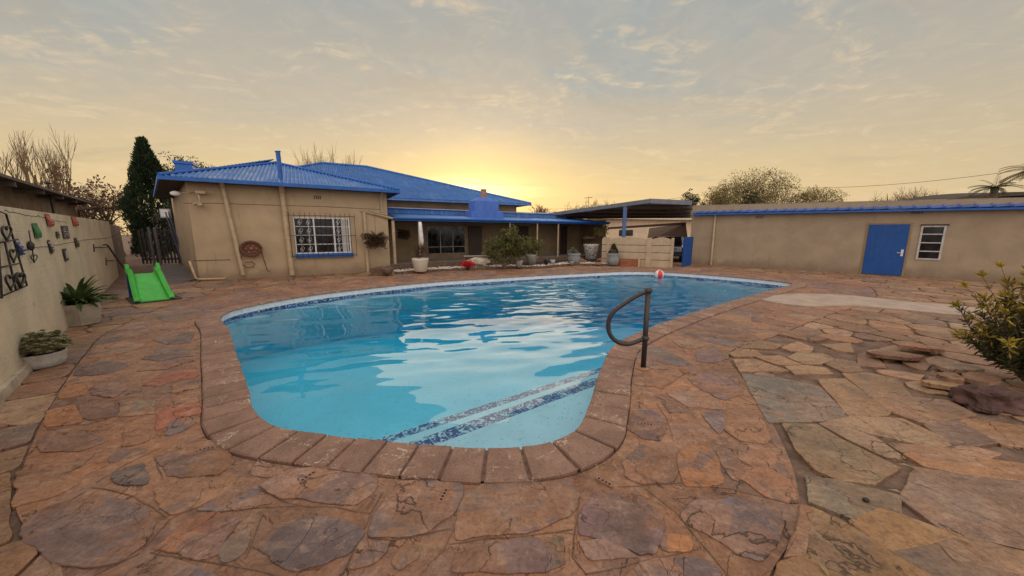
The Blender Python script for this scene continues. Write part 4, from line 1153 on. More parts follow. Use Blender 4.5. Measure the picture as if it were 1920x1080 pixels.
vbox(1049, 424, 1062, 478, 'door', dk)
# braai chimney
cu0, cz0 = vv(884, 406, .9); cu1 = vv(944, 406, .9)[0]
ch = MB(); w_ = cu1-cu0
zb = VZ+.2; z1 = vv(915, 396, .9)[1]; z2 = vv(915, 377, .9)[1]; z3 = vv(915, 370, .9)[1]
ch.box((cu0+.0*w_, .9, zb), (cu1, 1.7, z1)); 
ch.add([(cu0+.11*w_, .95, z1), (cu1-.14*w_, .95, z1), (cu1-.14*w_, 1.65, z1), (cu0+.11*w_, 1.65, z1), (cu0+.11*w_, .95, z2), (cu1-.14*w_, .95, z2), (cu1-.14*w_, 1.65, z2), (cu0+.11*w_, 1.65, z2)], [(0,3,2,1),(4,5,6,7),(0,1,5,4),(1,2,6,5),(2,3,7,6),(3,0,4,7)])
ch.add([(cu0+.11*w_, .95, z2), (cu1-.14*w_, .95, z2), (cu1-.14*w_, 1.65, z2), (cu0+.11*w_, 1.65, z2), (cu0+.33*w_, 1.1, z3), (cu1-.36*w_, 1.1, z3), (cu1-.36*w_, 1.5, z3), (cu0+.33*w_, 1.5, z3)], [(4,5,6,7),(0,1,5,4),(1,2,6,5),(2,3,7,6),(3,0,4,7)])
bc = ch.build('braai_chimney', mat('sunfaded_blue_plaster', (.060, .14, .44), .7, .12, 3, .3, 30), ver)
cm = (cu0+.33*w_+cu1-.36*w_)/2; zt = vv(915, 353, .9)[1]; pm = MB(); pm.lathe([(.15, 0), (.17, .03), (.15, .06), (.155, (zt-z3)*.75), (.13, (zt-z3)*.85), (.16, (zt-z3)*.9), (.16, zt-z3)], (cm, 1.3, z3-.02), 18); pm.build('chimney_pot', mat('terracotta_pot', (.30, .17, .12), .85, .2, 8, .3), bc)

def fbox(mb, f_, x0, y0, x1, y1, d0, d1):
    "box on a facade frame between two photo corners, from local y d0 to d1"
    (ua, za), (ub, zb) = f_.hit(x0, y0), f_.hit(x1, y1)
    mb.box((min(ua, ub), min(d0, d1), min(za, zb)), (max(ua, ub), max(d0, d1), max(za, zb))); return (ua, za, ub, zb)
# house corner fittings
def on(f_, x, y, off=0):
    u, z = f_.hit(x, y, off); return f_.w(u, off, z)
p = on(hf, 375, 377)
t = thing('security_camera', 'small pale security camera on a bent arm below the eave by the house corner', 'security camera', p, hf.rot)
def L(x, y, off=0): u, z = hf.hit(x, y, off); return (u-(p-hf.P).dot(hf.d), off, z-p.z)
mb = MB(); mb.tube([L(368, 361, -.02), L(371, 362, -.15), L(374, 372, -.20), L(376, 386, -.18)], .028, 8); mb.build('arm', trimpaint, t, smooth=True)
mb = MB(); mb.box((-.10, -.32, -.17), (.10, -.12, -.07)); mb.box((-.12, -.42, -.13), (-.02, -.30, -.09)); mb.build('housing', trimpaint, t, bevel=.01)
mb = MB(); a = L(373, 362, -.15); mb.cbox((a[0]+.05, -.2, a[2]+.02), (.26, .12, .09)); mb.build('camera_head', trimpaint, t, bevel=.01)
p = on(hf, 472, 466)
hose = mat('brown_garden_hose', (.11, .045, .022), .6, .3, 20, .2); 
t = thing('hose_reel', 'round rusty hose reel with hanging loop of hose on the beige wall', 'hose reel', p, hf.rot)
mb = MB(); mb.lathe([(.05, -.10), (.34, -.10), (.36, -.08), (.36, .0)], (0, 0, 0), 28)
mb.v = [(x, z_*1. -.04, y*.82) for x, y, z_ in mb.v]; mb.build('drum', mat('rusty_red_metal', (.13, .045, .025), .75, .35, 9, .4), t)
mb = MB(); 
for r_ in (.30, .345): mb.tube([(r_*1.12*math.cos(q/24*2*math.pi), -.17, r_*.92*math.sin(q/24*2*math.pi)) for q in range(25)], .035, 6)
mb.tube([(-.33, -.15, -.1), (-.42, -.13, -.40), (-.40, -.12, -.66), (-.22, -.12, -.80), (.0, -.12, -.78), (.06, -.12, -.66), (-.02, -.12, -.56), (-.26, -.12, -.58)], .020, 6)
mb.tube([(.36, -.15, -.08), (.42, -.13, -.5), (.50, -.12, -.95), (.58, -.12, -1.02)], .020, 6)
mb.build('hose', hose, t, smooth=True)
mb = MB(); 
for k in range(6):
    q = k*math.pi/3; bb = MB(); sphere(bb, (.2*math.cos(q), -.145, .16*math.sin(q)), .035, 8, 5); bb.build('bolt', mat('hub_tan', (.28, .16, .10), .6), t)
sphere(mb, (0, -.15, 0), .06, 8, 6)
mb.build('hub', mat('hub_tan', (.28, .16, .10), .6), t); t.scale = (.78, 1, .82)
p = on(hf, 348, 363, .2); p = on(hf, 341, 364)
t = thing('floodlight', 'small white round floodlight under the left eave of the house', 'floodlight', p, hf.rot)
mb = MB(); sphere(mb, (-.12, -.15, 0), .10, 10, 8, (1.3, .8, .8)); mb.build('lamp_head', white_frame, t, smooth=True)
mb = MB(); mb.tube([(-.05, -.12, .02), (.3, -.05, .08), (.35, 0, .08)], .012, 5); mb.build('arm', trimpaint, t)

# gate across the side passage and passage floor
gf = Frame(G(270, 497), G(350, 495)); GZ = 1.75
t = thing('side_gate', 'dark slatted side gate closing the passage beside the house', 'gate', gf.P, gf.rot)
mb = MB()
for i in range(13):
    u = gf.L*i/12; mb.box((u-.035, -.02, .06), (u+.035, .02, GZ+.08*math.sin(i*2.1)))
mb.build('slats', mat('dark_gate_paint', (.028, .024, .026), .6, .3, 8), t)
mb = MB(); 
for z in (.25, 1.35): mb = MB(); mb.box((-.05, .025, z), (gf.L+.05, .06, z+.07)); mb.build('rail', iron, t)
for u in (gf.L*.28, gf.L*.42):
    mb = MB(); mb.tube([(u, -.10, 0), (u-.02, -.10, 1.9)], .06, 8); mb.build('pole', mat('grey_steel_pole', (.12, .105, .10), .6, .2, 9), t)
# slope of lean fence pipes by the corner
t = thing('passage_post', 'pair of bluish grey posts leaning against the house side wall', 'post', (*G(343, 498), 0), 0)
for k in range(2):
    mb = MB(); mb.tube([(.16*k+.0, 0, 0), (-.35+.14*k, -.1, 2.6)], .028, 8); mb.build('shaft', mat('blue_grey_paint', (.09, .10, .16), .6), t)
mb = MB(); q = [G(282, 500), G(362, 497), (-10.75, 11.5), G(365, 524), G(340, 531), G(300, 533)]
q = [Vector(a) for a in q]; q = q if area(q) > 0 else q[::-1]
mb.prism([tuple(a) for a in q], -.03, .012); tag(mb.build('passage_floor', mat('grey_screed', (.13, .105, .10), .85, .2, 2, .3)), kind='structure')

# ================================================================== outbuilding on the right
of = Frame((9.3, 18.0), (20.0, 7.3)); 
# facade runs left to right seen from the yard, local y = behind
ob = thing('outbuilding', 'long low beige flat roofed outbuilding with blue tiled eave on the right', 'outbuilding', of.P, of.rot)
OLs = of.hit(1905, 470)[0]
ez = lambda u: 2.60-.0125*u*1.35 if u > 0 else 2.6
pz = lambda u: 2.95-.030*u
mb = MB(); e_ = of.hit(1330, 399); e2 = of.hit(1616, 392)
def ob_slab(mb, u0, u1, y0, y1, z0, z1f):
    a, b = z1f(u0), z1f(u1); z0a, z0b = (z0(u0), z0(u1)) if callable(z0) else (z0, z0)
    mb.add([(u0,y0,z0a),(u1,y0,z0b),(u1,y1,z0b),(u0,y1,z0a),(u0,y0,a),(u1,y0,b),(u1,y1,b),(u0,y1,a)], [(0,3,2,1),(4,5,6,7),(0,1,5,4),(1,2,6,5),(2,3,7,6),(3,0,4,7)])
ob_slab(mb, 0, 15, 0, 5, -.05, pz)
ob_slab(mb, 0, 15, -.03, -.001, lambda u: ez(u)+.03, lambda u: pz(u)+.02)
mb.build('wall', plaster_out, ob)
# parapet of the far end with a slight kick
mb = MB(); ob_slab(mb, .05, 15, .01, .30, lambda u: pz(u)+.022, lambda u: pz(u)+.06); mb.build('parapet_coping', mat('grey_coping', (.26, .21, .16), .9), ob)
# tiled eave strip
tm = MB(); u = .15
bl = mat('blue_glazed_tile', (.035, .10, .36), .35, .25, 2, .1, 20, spec=.6)
while u < 15:
    z = ez(u)
    M = Matrix.Translation((u, -.30, z-.02)) @ Matrix.Rotation(R(16), 4, 'X') @ Matrix.Rotation(R(-3), 4, 'Y')
    tm.box((0, 0, 0), (.33, .33, .025), M)
    tm.tube([M @ Vector((.31, -.01, .02)), M @ Vector((.31, .33, .02))], .038, 8)
    u += .335
tm.build('tiled_eave', bl, ob)
mb = MB(); ob_slab(mb, .1, 15, -.30, -.005, lambda u: ez(u)-.10, lambda u: ez(u)-.035); mb.build('fascia', trimblue, ob)
# door
def oh(x, y, off=0): return of.hit(x, y, off)
du0 = oh(1622, 470)[0]; du1 = oh(1698, 470)[0]; dz = oh(1665, 421)[1]
mb = MB(); mb.box((du0, -.045, .03), (du1, -.002, dz)); d_ = mb.build('door', doorblue, ob, bevel=.006)
mb = MB(); hu, hz = oh(1691, 474)
mb.box((hu-.03, -.055, hz-.12), (hu+.03, -.046, hz+.12)); mb.tube([(hu, -.055, hz), (hu, -.10, hz), (hu-.13, -.10, hz)], .012, 6); mb.build('handle', white_frame, d_)
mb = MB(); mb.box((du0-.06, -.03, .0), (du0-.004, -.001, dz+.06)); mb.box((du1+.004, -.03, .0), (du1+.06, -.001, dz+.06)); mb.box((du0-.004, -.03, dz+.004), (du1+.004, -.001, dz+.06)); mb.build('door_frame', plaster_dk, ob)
# window
wu0 = oh(1722, 455)[0]; wu1 = oh(1769, 455)[0]; wz1 = oh(1748, 423)[1]; wz0 = oh(1740, 487)[1]
mb = MB(); fw = .05
mb.box((wu0, -.035, wz0), (wu0+fw, -.001, wz1)); mb.box((wu1-fw, -.035, wz0), (wu1, -.001, wz1)); mb.box((wu0+fw, -.035, wz1-fw), (wu1-fw, -.001, wz1)); mb.box((wu0+fw, -.035, wz0), (wu1-fw, -.001, wz0+fw))
for q in (.25, .5, .75): z = wz0+(wz1-wz0)*q; mb.box((wu0+fw, -.03, z-.018), (wu1-fw, -.001, z+.018))
wo_ = mb.build('window', mat('grey_white_window_frame', (.42, .38, .36), .6, .15, 10), ob)
mb = MB(); mb.box((wu0+.02, -.012, wz0+.02), (wu1-.02, -.004, wz1-.02)); mb.build('glass', glass, wo_)
mb = MB(); mb.box((wu0-.02, -.06, wz1+.003), (wu1+.05, -.001, wz1+.05)); mb.build('lintel', soffit, wo_)
mb = MB(); hu = oh(1338, 450)[0]; mb.tube([(hu, -.2, ez(hu)-.06), (hu, -.08, ez(hu)-.2), (hu, -.08, .02)], .05, 10); mb.build('downpipe', trimpaint, ob)
for (x, y) in ((1424, 407), (1720, 398)):
    u, z = oh(x, y); mb = MB()
    for i in range(4): mb.box((u-.14+i*.075, -.006, z-.06), (u-.14+i*.075+.05, .0, z+.06))
    mb.build('air_vent', mat('vent_dark'.strip(), (.13, .09, .06)), ob)
u, z = oh(1678, 393); mb = MB(); mb.box((u-.16, -.2, z-.05), (u+.16, -.002, z+.03)); mb.build('wall_lamp', white_frame, ob, bevel=.01)
t = thing('electrical_pipe_stub', 'short thin pipe standing on the parapet of the outbuilding above the door', 'vent pipe', of.w(oh(1647, 370)[0], 1, pz(oh(1647, 370)[0])), of.rot)
mb = MB(); mb.tube([(0, 0, -.02), (0, 0, .16), (.06, 0, .18)], .012, 6); mb.build('pipe', iron, t)

# ================================================================== precast fence, gate opening, car, carport
ff = Frame(G(1128, 496.5), G(1262, 502))
fence = thing('precast_fence', 'low beige precast plank fence with arched tops beside the carport', 'fence', ff.P, ff.rot)
fm = mat('beige_precast', (.40, .30, .20), .88, .1, 3, .3, 28)
def fpanel(x0, x1):
    u0, u1 = ff.hit(x0, 480)[0], ff.hit(x1, 480)[0]; z = 0
    for k in range(4):
        h_ = .318; z0 = k*.345
        mb = MB()
        if k < 3: mb.box((u0, 0, z0), (u1, .06, z0+h_))
        else:
            n_ = 14; vs = []
            for i in range(n_+1):
                q = i/n_; zt = z0+.27+.10*math.sin(math.pi*q)
                x = u0+(u1-u0)*q; vs += [(x, 0, z0), (x, .06, z0), (x, .06, zt), (x, 0, zt)]
            fs = [(4*i+k2, 4*i+4+k2, 4*i+4+(k2+1) % 4, 4*i+(k2+1) % 4) for i in range(n_) for k2 in range(4)]+[(0, 1, 2, 3), (4*n_+3, 4*n_+2, 4*n_+1, 4*n_)]
            mb.add(vs, fs)
        mb.build('plank', fm, fence)
for a, b in ((1128, 1138), (1141, 1211), (1220, 1257)):
    fpanel(a, b); mb = MB(); mb.box((ff.hit(a, 480)[0]+.01, .02, .02), (ff.hit(b, 480)[0]-.01, .045, 1.2)); mb.build('joint_shade_strip', mat('joint_shadow_brown', (.10, .07, .05), .95), fence)  # dark strip added behind the planks, groove shadow put into its colour
for x in (1139.5, 1213.5, 1218, 1259.5):
    u = ff.hit(x, 480)[0]; mb = MB(); mb.box((u-.06, -.035, 0), (u+.06, .095, 1.38)); mb.build('post', fm, fence)
# blue gate leaf folded back to the outbuilding
bf = Frame(G(1279, 501), G(1296, 498)); 
t = thing('blue_gate_leaf', 'plain blue gate leaf standing open against the outbuilding corner', 'gate', bf.P, bf.rot)
mb = MB(); mb.box((0, 0, .03), (bf.L, .04, 1.42)); mb.build('panel', doorblue, t, bevel=.005)
mb = MB(); mb.box((.05, -.012, .2), (.12, -.001, 1.3)); mb.build('stile', doorblue, t)
# parked car seen through the gap
paint = mat('dark_navy_car_paint', (.012, .016, .035), .25, .1, 2, 0, spec=.6, coat=.8); chrome = mat('bright_metal', (.4, .4, .42), .2, .1, 5, 0, metal=.9)
rub = mat('tyre_rubber', (.015, .015, .016), .85, .2, 20)
car = thing('parked_car', 'dark navy car under the carport glimpsed between fence and blue gate', 'car', (9.35, 20.6, 0), R(62))
prof = [(-2.0, .35), (-2.05, .62), (-1.95, .86), (-1.1, .98), (-.55, 1.38), (.9, 1.42), (1.55, 1.0), (1.98, .92), (2.05, .6), (2.0, .35)]
mb = MB(); vs = []
lay = [(-.84, .0), (-.80, 1), (.80, 1), (.84, 0)]
for y, k in ((-.86, .0), (-.80, .0), (.80, .0), (.86, .0)):
    for x, z in prof:
        tuck = .14 if z > .99 else 0
        yy = y*(1-tuck*(z-.9)/.5) if z > .99 else y
        ed = .985 if abs(y) > .83 else 1
        vs.append((x*ed, yy, z*ed if z > .4 else z))
n_ = len(prof)
fs = [(r*n_+i, (r+1)*n_+i, (r+1)*n_+(i+1) % n_, r*n_+(i+1) % n_) for r in range(3) for i in range(n_)]+[tuple(range(n_)), tuple(3*n_+i for i in range(n_))[::-1]]
mb.add(vs, fs); body = mb.build('body', paint, car, bevel=.03, smooth=False)
for sx in (-1.25, 1.28):
    for sy in (-.80, .80):
        mb = MB(); mb.lathe([(.18, -.10), (.30, -.10), (.32, -.07), (.32, .07), (.30, .10), (.18, .10)], (0, 0, 0), 22)
        mb.v = [(x+sx, z+sy, y+.32) for x, y, z in mb.v]; wh = mb.build('wheel', rub, car)
        mb = MB()
        mb.lathe([(.20, -.105), (.21, .105)], (0, 0, 0), 20); mb.v = [(x+sx, z+sy, y+.32) for x, y, z in mb.v]; mb.build('rim', mat('grey_alloy', (.10, .10, .11), .4, .2, 5, 0, metal=.6), wh)
for sy in (-.6, .6):
    mb = MB(); mb.box((-2.06, sy-.18, .66), (-1.93, sy+.18, .80)); mb.build('headlight', chrome, car, bevel=.02)
mb = MB(); mb.box((-2.08, -.35, .50), (-2.0, .35, .60)); mb.build('grille_bar', chrome, car, bevel=.01)
for y in (-.86, .86):
    mb = MB(); k = .90; mb.add([(-.95, y*.975, 1.02), (1.35, y*.975, 1.02), (.85, y*.885, 1.34), (-.5, y*.885, 1.34)], [(0, 1, 2, 3) if y < 0 else (3, 2, 1, 0)]); mb.v = [(a, b_*1.02, c) for a, b_, c in mb.v]; mb.build('side_window', glass, car)
mb = MB(); mb.add([(-1.09, -.72, 1.0), (-.57, -.66, 1.37), (-.57, .66, 1.37), (-1.09, .72, 1.0)], [(0, 1, 2, 3)]); mb.v = [(a-.015, b_, c+.01) for a, b_, c in mb.v]; mb.build('windscreen', glass, car)

# carport
C0 = Vector((6.6, 16.8, 0)); C1 = Vector((9.25, 18.05, 0)); eL = Vector((-3.3, 4.5, 0)).normalized()
carp = thing('carport', 'wide grey sheet roofed carport on a blue post behind the fence', 'carport', (0, 0, 0))
DPc = 10.5
K0 = Vector((6.6, 16.8, 3.12)); K1 = Vector((9.25, 18.05, 3.14)); K2 = Vector((13.1, 25.6, 2.70)); K3 = K0+eL*DPc; K3.z = 2.62
Km = at(980, 397, 25.6)
cm_ = mat('grey_carport_sheet', (.30, .24, .19), .6, .2, 2, .15, 20, streak=(1, 6, 1))
mb = MB()
def twosheet(mb, A, B, C_, D, pitch=.2, amp=.02):
    Le = (B-A).length; k = int(Le/(pitch/4)); vs = []
    for i in range(k+1):
        q = i/k; o = Vector((0, 0, amp*math.cos(q*Le/pitch*2*math.pi)))
        vs += [A.lerp(B, q)+o, D.lerp(C_, q)+o]
    mb.add(vs, [(2*i, 2*i+2, 2*i+3, 2*i+1) for i in range(k)])
K2x = K1+eL*11; K2x.z = 2.70
twosheet(mb, K3, K0, K1, K2)
mb.build('roof_sheet', cm_, carp)
mb = MB()
def beam(mb, A, B, w_, h_):
    d_ = (B-A); L_ = d_.length; d_.normalize(); s_ = d_.cross(Vector((0, 0, 1))).normalized(); u_ = s_.cross(d_)
    vs = [q+s_*a*w_/2+u_*b*h_/2 for q in (A, B) for a, b in ((-1, -1), (1, -1), (1, 1), (-1, 1))]
    mb.add(vs, [(0, 1, 2, 3), (7, 6, 5, 4), (0, 4, 5, 1), (1, 5, 6, 2), (2, 6, 7, 3), (3, 7, 4, 0)])
zz = Vector((0, 0, .0))
fasc = mat('grey_blue_fascia', (.14, .15, .19), .6, .15, 4)
beam(mb, K0+zz, K3+zz, .05, .20); mb.build('fascia', fasc, carp)
mb = MB(); beam(mb, K0, K1, .05, .22); mb.build('fascia', fasc, carp)
for q in (.12, .35, .58, .8):
    mb = MB(); beam(mb, K0.lerp(K3, q)-Vector((0, 0, .1)), K1.lerp(K2, q)-Vector((0, 0, .1)), .07, .12); mb.build('purlin', mat('dark_steel', (.08, .06, .05), .7), carp)
pc = K0.lerp(K3, .13); mb = MB(); mb.box((pc.x-.09, pc.y-.05, 0), (pc.x+.09, pc.y+.05, pc.z-.12)); mb.build('post', mat('mid_blue_post', (.07, .12, .26), .6, .12, 4), carp)
for q in (.62, .95):
    pc = K0.lerp(K3, q)+Vector((.3, .2, 0)); mb = MB(); mb.box((pc.x-.06, pc.y-.05, 0), (pc.x+.06, pc.y+.05, pc.z-.1)); mb.build('post', mat('dark_steel', (.08, .06, .05)), carp)

# house of the neighbour seen beneath the carport
nf = Frame((8.0, 33.0), (22.0, 37.0))
nh = thing('neighbour_house', 'cream neighbouring house with white gutter beyond the carport', 'house', nf.P, nf.rot)
mb = MB(); mb.box((-1, 0, -.05), (16, 5, 2.95)); mb.build('wall', mat('cream_neighbour_wall', (.62, .47, .32), .9, .1, 2), nh)
mb = MB(); mb.box((-1.6, -.7, 2.93), (16.6, -.6, 3.08)); mb.build('gutter', mat('pale_gutter', (.60, .50, .40), .6), nh)
mb = MB(); corr(mb, (-1.6, -.6, 3.08), (16.6, -.6, 3.08), (2, 4, 3.75), (13, 4, 3.75), .2, .02); mb.build('roof', mat('brown_roof', (.16, .10, .07), .8), nh)
a, b = nf.hit(1161, 431), nf.hit(1186, 442); mb = MB(); mb.box((a[0], -.05, b[1]), (b[0], -.001, a[1])); o = mb.build('window', glass, nh)
sf = thing('shade_roof', 'brown lean-to shade roof sloping down behind the car', 'shade roof', (0, 0, 0))
mb = MB(); q = [at(1140, 428, 30), at(1286, 419, 25.5), at(1290, 452, 24.5), at(1214, 452, 27), at(1218, 428, 29)]
mb = MB(); mb.add([q[4], q[1], q[2], q[3]]+[x+Vector((0, .1, -.03)) for x in (q[4], q[1], q[2], q[3])], [(0, 1, 2, 3), (7, 6, 5, 4), (0, 4, 5, 1), (1, 5, 6, 2), (2, 6, 7, 3), (3, 7, 4, 0)]); mb.build('sheet', mat('brown_boards', (.10, .06, .04), .9, .2, 3, .3, streak=(1, 1, 9)), sf)
mb = MB(); beam(mb, q[0], q[1], .12, .18); mb.build('edge_beam', mat('dark_brown_beam', (.06, .03, .022), .8), sf)
for k in (1, 2): 
    mb = MB(); c_ = q[k].copy(); mb.tube([(c_.x, c_.y+.15, 0), (c_.x, c_.y+.15, c_.z)], .05, 6); mb.build('post', iron, sf)

# ================================================================== neighbour building behind the left wall
OFFn = 1.6
def lwp(x, y, off):
    P = lw.P+lw.nrm*off; n_ = lw.nrm; a, b, c = ray(x, y); D = Vector((a, b, c)); t_ = P.dot(n_)/D.dot(n_); X = Vector((0, 0, H))+D*t_
    return (X-P).dot(lw.d), X.z
ua, za = lwp(40, 337, OFFn-.6); ub, zb_ = lwp(176, 381, OFFn-.6)
nb_ = thing('neighbour_outbuilding', 'low plastered building with dark flat roof rising behind the boundary wall', 'outbuilding', lw.w(0, 0, 0), lw.rot)
def lbox(mb, u0, u1, o0, o1, z0, z1, z1b=None):
    z1b = z1 if z1b is None else z1b; y0, y1 = sorted((sgn*o0, sgn*o1))
    mb.add([(u0,y0,z0),(u1,y0,z0),(u1,y1,z0),(u0,y1,z0),(u0,y0,z1),(u1,y0,z1b),(u1,y1,z1b),(u0,y1,z1)], [(0,3,2,1),(4,5,6,7),(0,1,5,4),(1,2,6,5),(2,3,7,6),(3,0,4,7)])
mb = MB(); lbox(mb, -4, ub-.6, OFFn, OFFn+6, -.05, za-.1, zb_-.1); mb.build('wall', mat('drab_plaster', (.23, .165, .11), .9, .25, 1.5, .4, 20), nb_)
mb = MB()
zA = za+(za-zb_)/(ub-ua)*(ua+4)
def sl2(mb, u0, u1, o0, o1, za0, za1, th):
    y0, y1 = sorted((sgn*o0, sgn*o1)); mb.add([(u0,y0,za0-th),(u1,y0,za1-th),(u1,y1,za1-th),(u0,y1,za0-th),(u0,y0,za0),(u1,y0,za1),(u1,y1,za1),(u0,y1,za0)], [(0,3,2,1),(4,5,6,7),(0,1,5,4),(1,2,6,5),(2,3,7,6),(3,0,4,7)])
sl2(mb, -4, ub, OFFn-.6, OFFn+6.3, zA, zb_, .07); mb.build('roof', mat('dark_weathered_roof', (.09, .075, .07), .8, .3, 3, .3), nb_)
for k in range(9):
    u = .5+k*(ub-.8)/8.6; z = zA+(zb_-zA)*(u+4)/(ub+4)-.07
    mb = MB(); lbox(mb, u-.05, u+.05, OFFn-.55, OFFn-.002, z-.13, z-.003); mb.build('rafter_end', mat('grey_rafter', (.16, .13, .115), .8), nb_)
u, z = lwp(98, 345, OFFn-.4); mb = MB(); mb.tube([(u, sgn*(OFFn-.3), 1.7), (u, sgn*(OFFn-.3), z)], .03, 8); mb.lathe([(.06, z), (.10, z+.03), (.02, z+.10)], (u, sgn*(OFFn-.3), 0), 10); mb.build('vent_pipe', iron, nb_)
u, z = lwp(153, 395, OFFn-.2); mb = MB(); mb.tube([(u, sgn*(OFFn-.1), 1.5), (u, sgn*(OFFn-.1), z-.02), (u+.9, sgn*(OFFn-.4), z+.16)], .035, 8); mb.build('downpipe', iron, nb_)

# ================================================================== plants: generators
def leaf(mb, p, d, n_, L_, W_, fold=.15):
    "pointed leaf from p along d, face roughly toward n_"
    d = d.normalized(); s_ = d.cross(n_)
    s_ = s_.normalized() if s_.length > 1e-4 else d.orthogonal().normalized(); u = s_.cross(d)
    a = p; b = p+d*L_*.5+s_*W_*.5+u*fold*W_; c = p+d*L_; e = p+d*L_*.5-s_*W_*.5+u*fold*W_; m_ = p+d*L_*.5
    mb.add([a, b, c, e, m_], [(0, 4, 1), (1, 4, 2), (2, 4, 3), (3, 4, 0)])
def rv_(r_): 
    while True:
        v = Vector((r_.uniform(-1, 1), r_.uniform(-1, 1), r_.uniform(-1, 1)))
        if .05 < v.length < 1: return v
def crown(mb, c, rad, n_clump, per, size, r_, csize=.28, hollow=.35, up=0., amp=.35, mask=None):
    c = Vector(c); rad = Vector(rad); k = 0
    for _ in range(n_clump):
        v = rv_(r_).normalized()*(r_.uniform(hollow, 1)**.6)
        v *= 1+amp*mnoise.noise(v*1.8+c)
        cc = c+Vector((v.x*rad.x, v.y*rad.y, v.z*rad.z)); cs = csize*r_.uniform(.5, 1.2)
        if mask and not mask(cc): continue
        for _ in range(per):
            q = rv_(r_)*cs*min(rad); p = cc+q
            d = (q.normalized()+rv_(r_)*.8+Vector((0, 0, up))); leaf(mb, p, d, rv_(r_), size*r_.uniform(.6, 1.3), size*r_.uniform(.3, .6))
RMIN = 0.0
def branches(mb, p, d, L_, r0, lvl, r_, n_child=3, spread=.6, upb=.2, ends=None, gn=.12, seg=4):
    r0 = max(r0, RMIN)
    pts = [Vector(p)]; dd_ = d.normalized()
    for i in range(seg):
        dd_ = (dd_+rv_(r_)*gn+Vector((0, 0, upb*.25))).normalized(); pts.append(pts[-1]+dd_*L_/seg)
    mb.tube(pts, [r0*(1-.55*i/seg) for i in range(seg+1)], 5 if lvl > 1 else 3, caps=False)
    if ends is not None: ends.append(pts[-1])
    if lvl <= 0: return
    for k in range(n_child):
        q = pts[r_.randint(max(1, seg-2), seg)] if lvl > 0 else pts[-1]
        nd = (dd_+rv_(r_).normalized()*spread+Vector((0, 0, upb))).normalized()
        branches(mb, q, nd, L_*r_.uniform(.6, .85), r0*.5, lvl-1, r_, n_child, spread, upb, ends, gn, seg)
def bare_tree(name, label, base, h, lvl=4, nch=3, spread=.55, upb=.25, r0=.12, trunk=.28, seed=1, leafm_=None, nleaf=0, lsize=.2, bk=None, stems=1, lean=(0, 0), group=None, cat='tree'):
    global RMIN
    r_ = random.Random(seed); t = thing(name, label, cat, base, 0, group); RMIN = base[1]*.00036
    mb = MB(); ends = []
    for s_ in range(stems):
        d = Vector((lean[0]+r_.uniform(-.25, .25)*(stems > 1)*2, lean[1]+r_.uniform(-.2, .2), 1))
        branches(mb, (0, 0, -.1), d, h*trunk, r0, lvl, r_, nch, spread, upb, ends)
    # settle to wanted height
    mz = max(v[2] for v in mb.v); k = h/mz; mb.v = [(x*k, y*k, z*k) for x, y, z in mb.v]
    mb.build('branches' if leafm_ else 'trunk', bk or bark, t); RMIN = 0.0
    if leafm_:
        lb = MB()
        for e in ends:
            for _ in range(nleaf): leaf(lb, e*k+rv_(r_)*lsize*2.2, rv_(r_), rv_(r_), lsize*r_.uniform(.6, 1.3), lsize*.45)
        lb.build('crown', leafm_, t)
    return t
def skyz(x, y, Y): p = at(x, y, Y); return p
# ---- skyline trees on the left
def tree_at(px, ptop, Y, **k):
    p = at(px, ptop, Y); return (p.x, p.y, 0), p.z
b_, h_ = tree_at(32, 236, 26); bare_tree('bare_tree', 'leafless pale branched tree rising far left behind the dark flat roof', b_, h_, lvl=4, nch=3, spread=.50, upb=.40, r0=.13, seed=4, bk=barkpale, stems=3)
b_, h_ = tree_at(84, 232, 27); bare_tree('bare_tree', 'taller leafless tree with upright twigs second from left behind the flat roof', b_, h_, lvl=4, nch=3, spread=.48, upb=.45, r0=.13, seed=9, bk=barkpale, stems=3)
r_ = random.Random(8)
b_, h_ = tree_at(98, 312, 22); t = thing('brown_leaved_tree', 'wide low tree with dry brown leaves behind the neighbour flat roof', 'tree', b_)
mb = MB(); ends = []; branches(mb, (0, 0, 0), Vector((.1, 0, 1)), 2.0, .14, 4, r_, 3, .9, .05, ends); mb.build('trunk', bark, t)
mb = MB(); crown(mb, (.2, 0, h_*.60), (3.8, 2.4, 1.9), 150, 24, .20, r_, .17, .1, 0, .5); mb.build('crown', leaf_brown, t)
b_, h_ = tree_at(205, 338, 24); bare_tree('bare_tree', 'twisted nearly bare tree left of the dark cypress', b_, h_, lvl=5, nch=3, spread=.85, upb=.05, r0=.16, seed=21, stems=2, leafm_=leaf_brown, nleaf=2, lsize=.10)
b_, h_ = tree_at(232, 352, 27); bare_tree('bare_tree', 'second twisted bare tree close against the cypress', b_, h_, lvl=5, nch=3, spread=.8, upb=.05, r0=.15, seed=33, stems=2, leafm_=leaf_brown, nleaf=2, lsize=.11)
# cypress
p = at(266, 264, 21.5); t = thing('cypress_tree', 'tall dark pointed cypress beside the left corner of the blue roofed house', 'tree', (p.x, p.y, 0))
Hc = p.z; r_ = random.Random(5); mb = MB()
for i in range(2600):
    z = Hc*(.02+.98*r_.random()**.9); q = z/Hc
    rad = (min(1.22, 2.5*(1-q)**1.1)*(1+.10*math.sin(q*17)) + .03)*(.85 if q < .3 else 1); a = r_.uniform(0, 6.283)
    rr = rad*(r_.uniform(.35, 1)**.4)*(1+.22*mnoise.noise(Vector((math.cos(a)*2, math.sin(a)*2, z*1.3))))
    c_ = Vector((rr*math.cos(a)+.25*max(0, .75-q), rr*math.sin(a), z))
    for _ in range(9):
        d = Vector((math.cos(a)*.5, math.sin(a)*.5, 1.0))+rv_(r_)*.5; leaf(mb, c_+rv_(r_)*.16, d, rv_(r_), r_.uniform(.12, .26), .07)
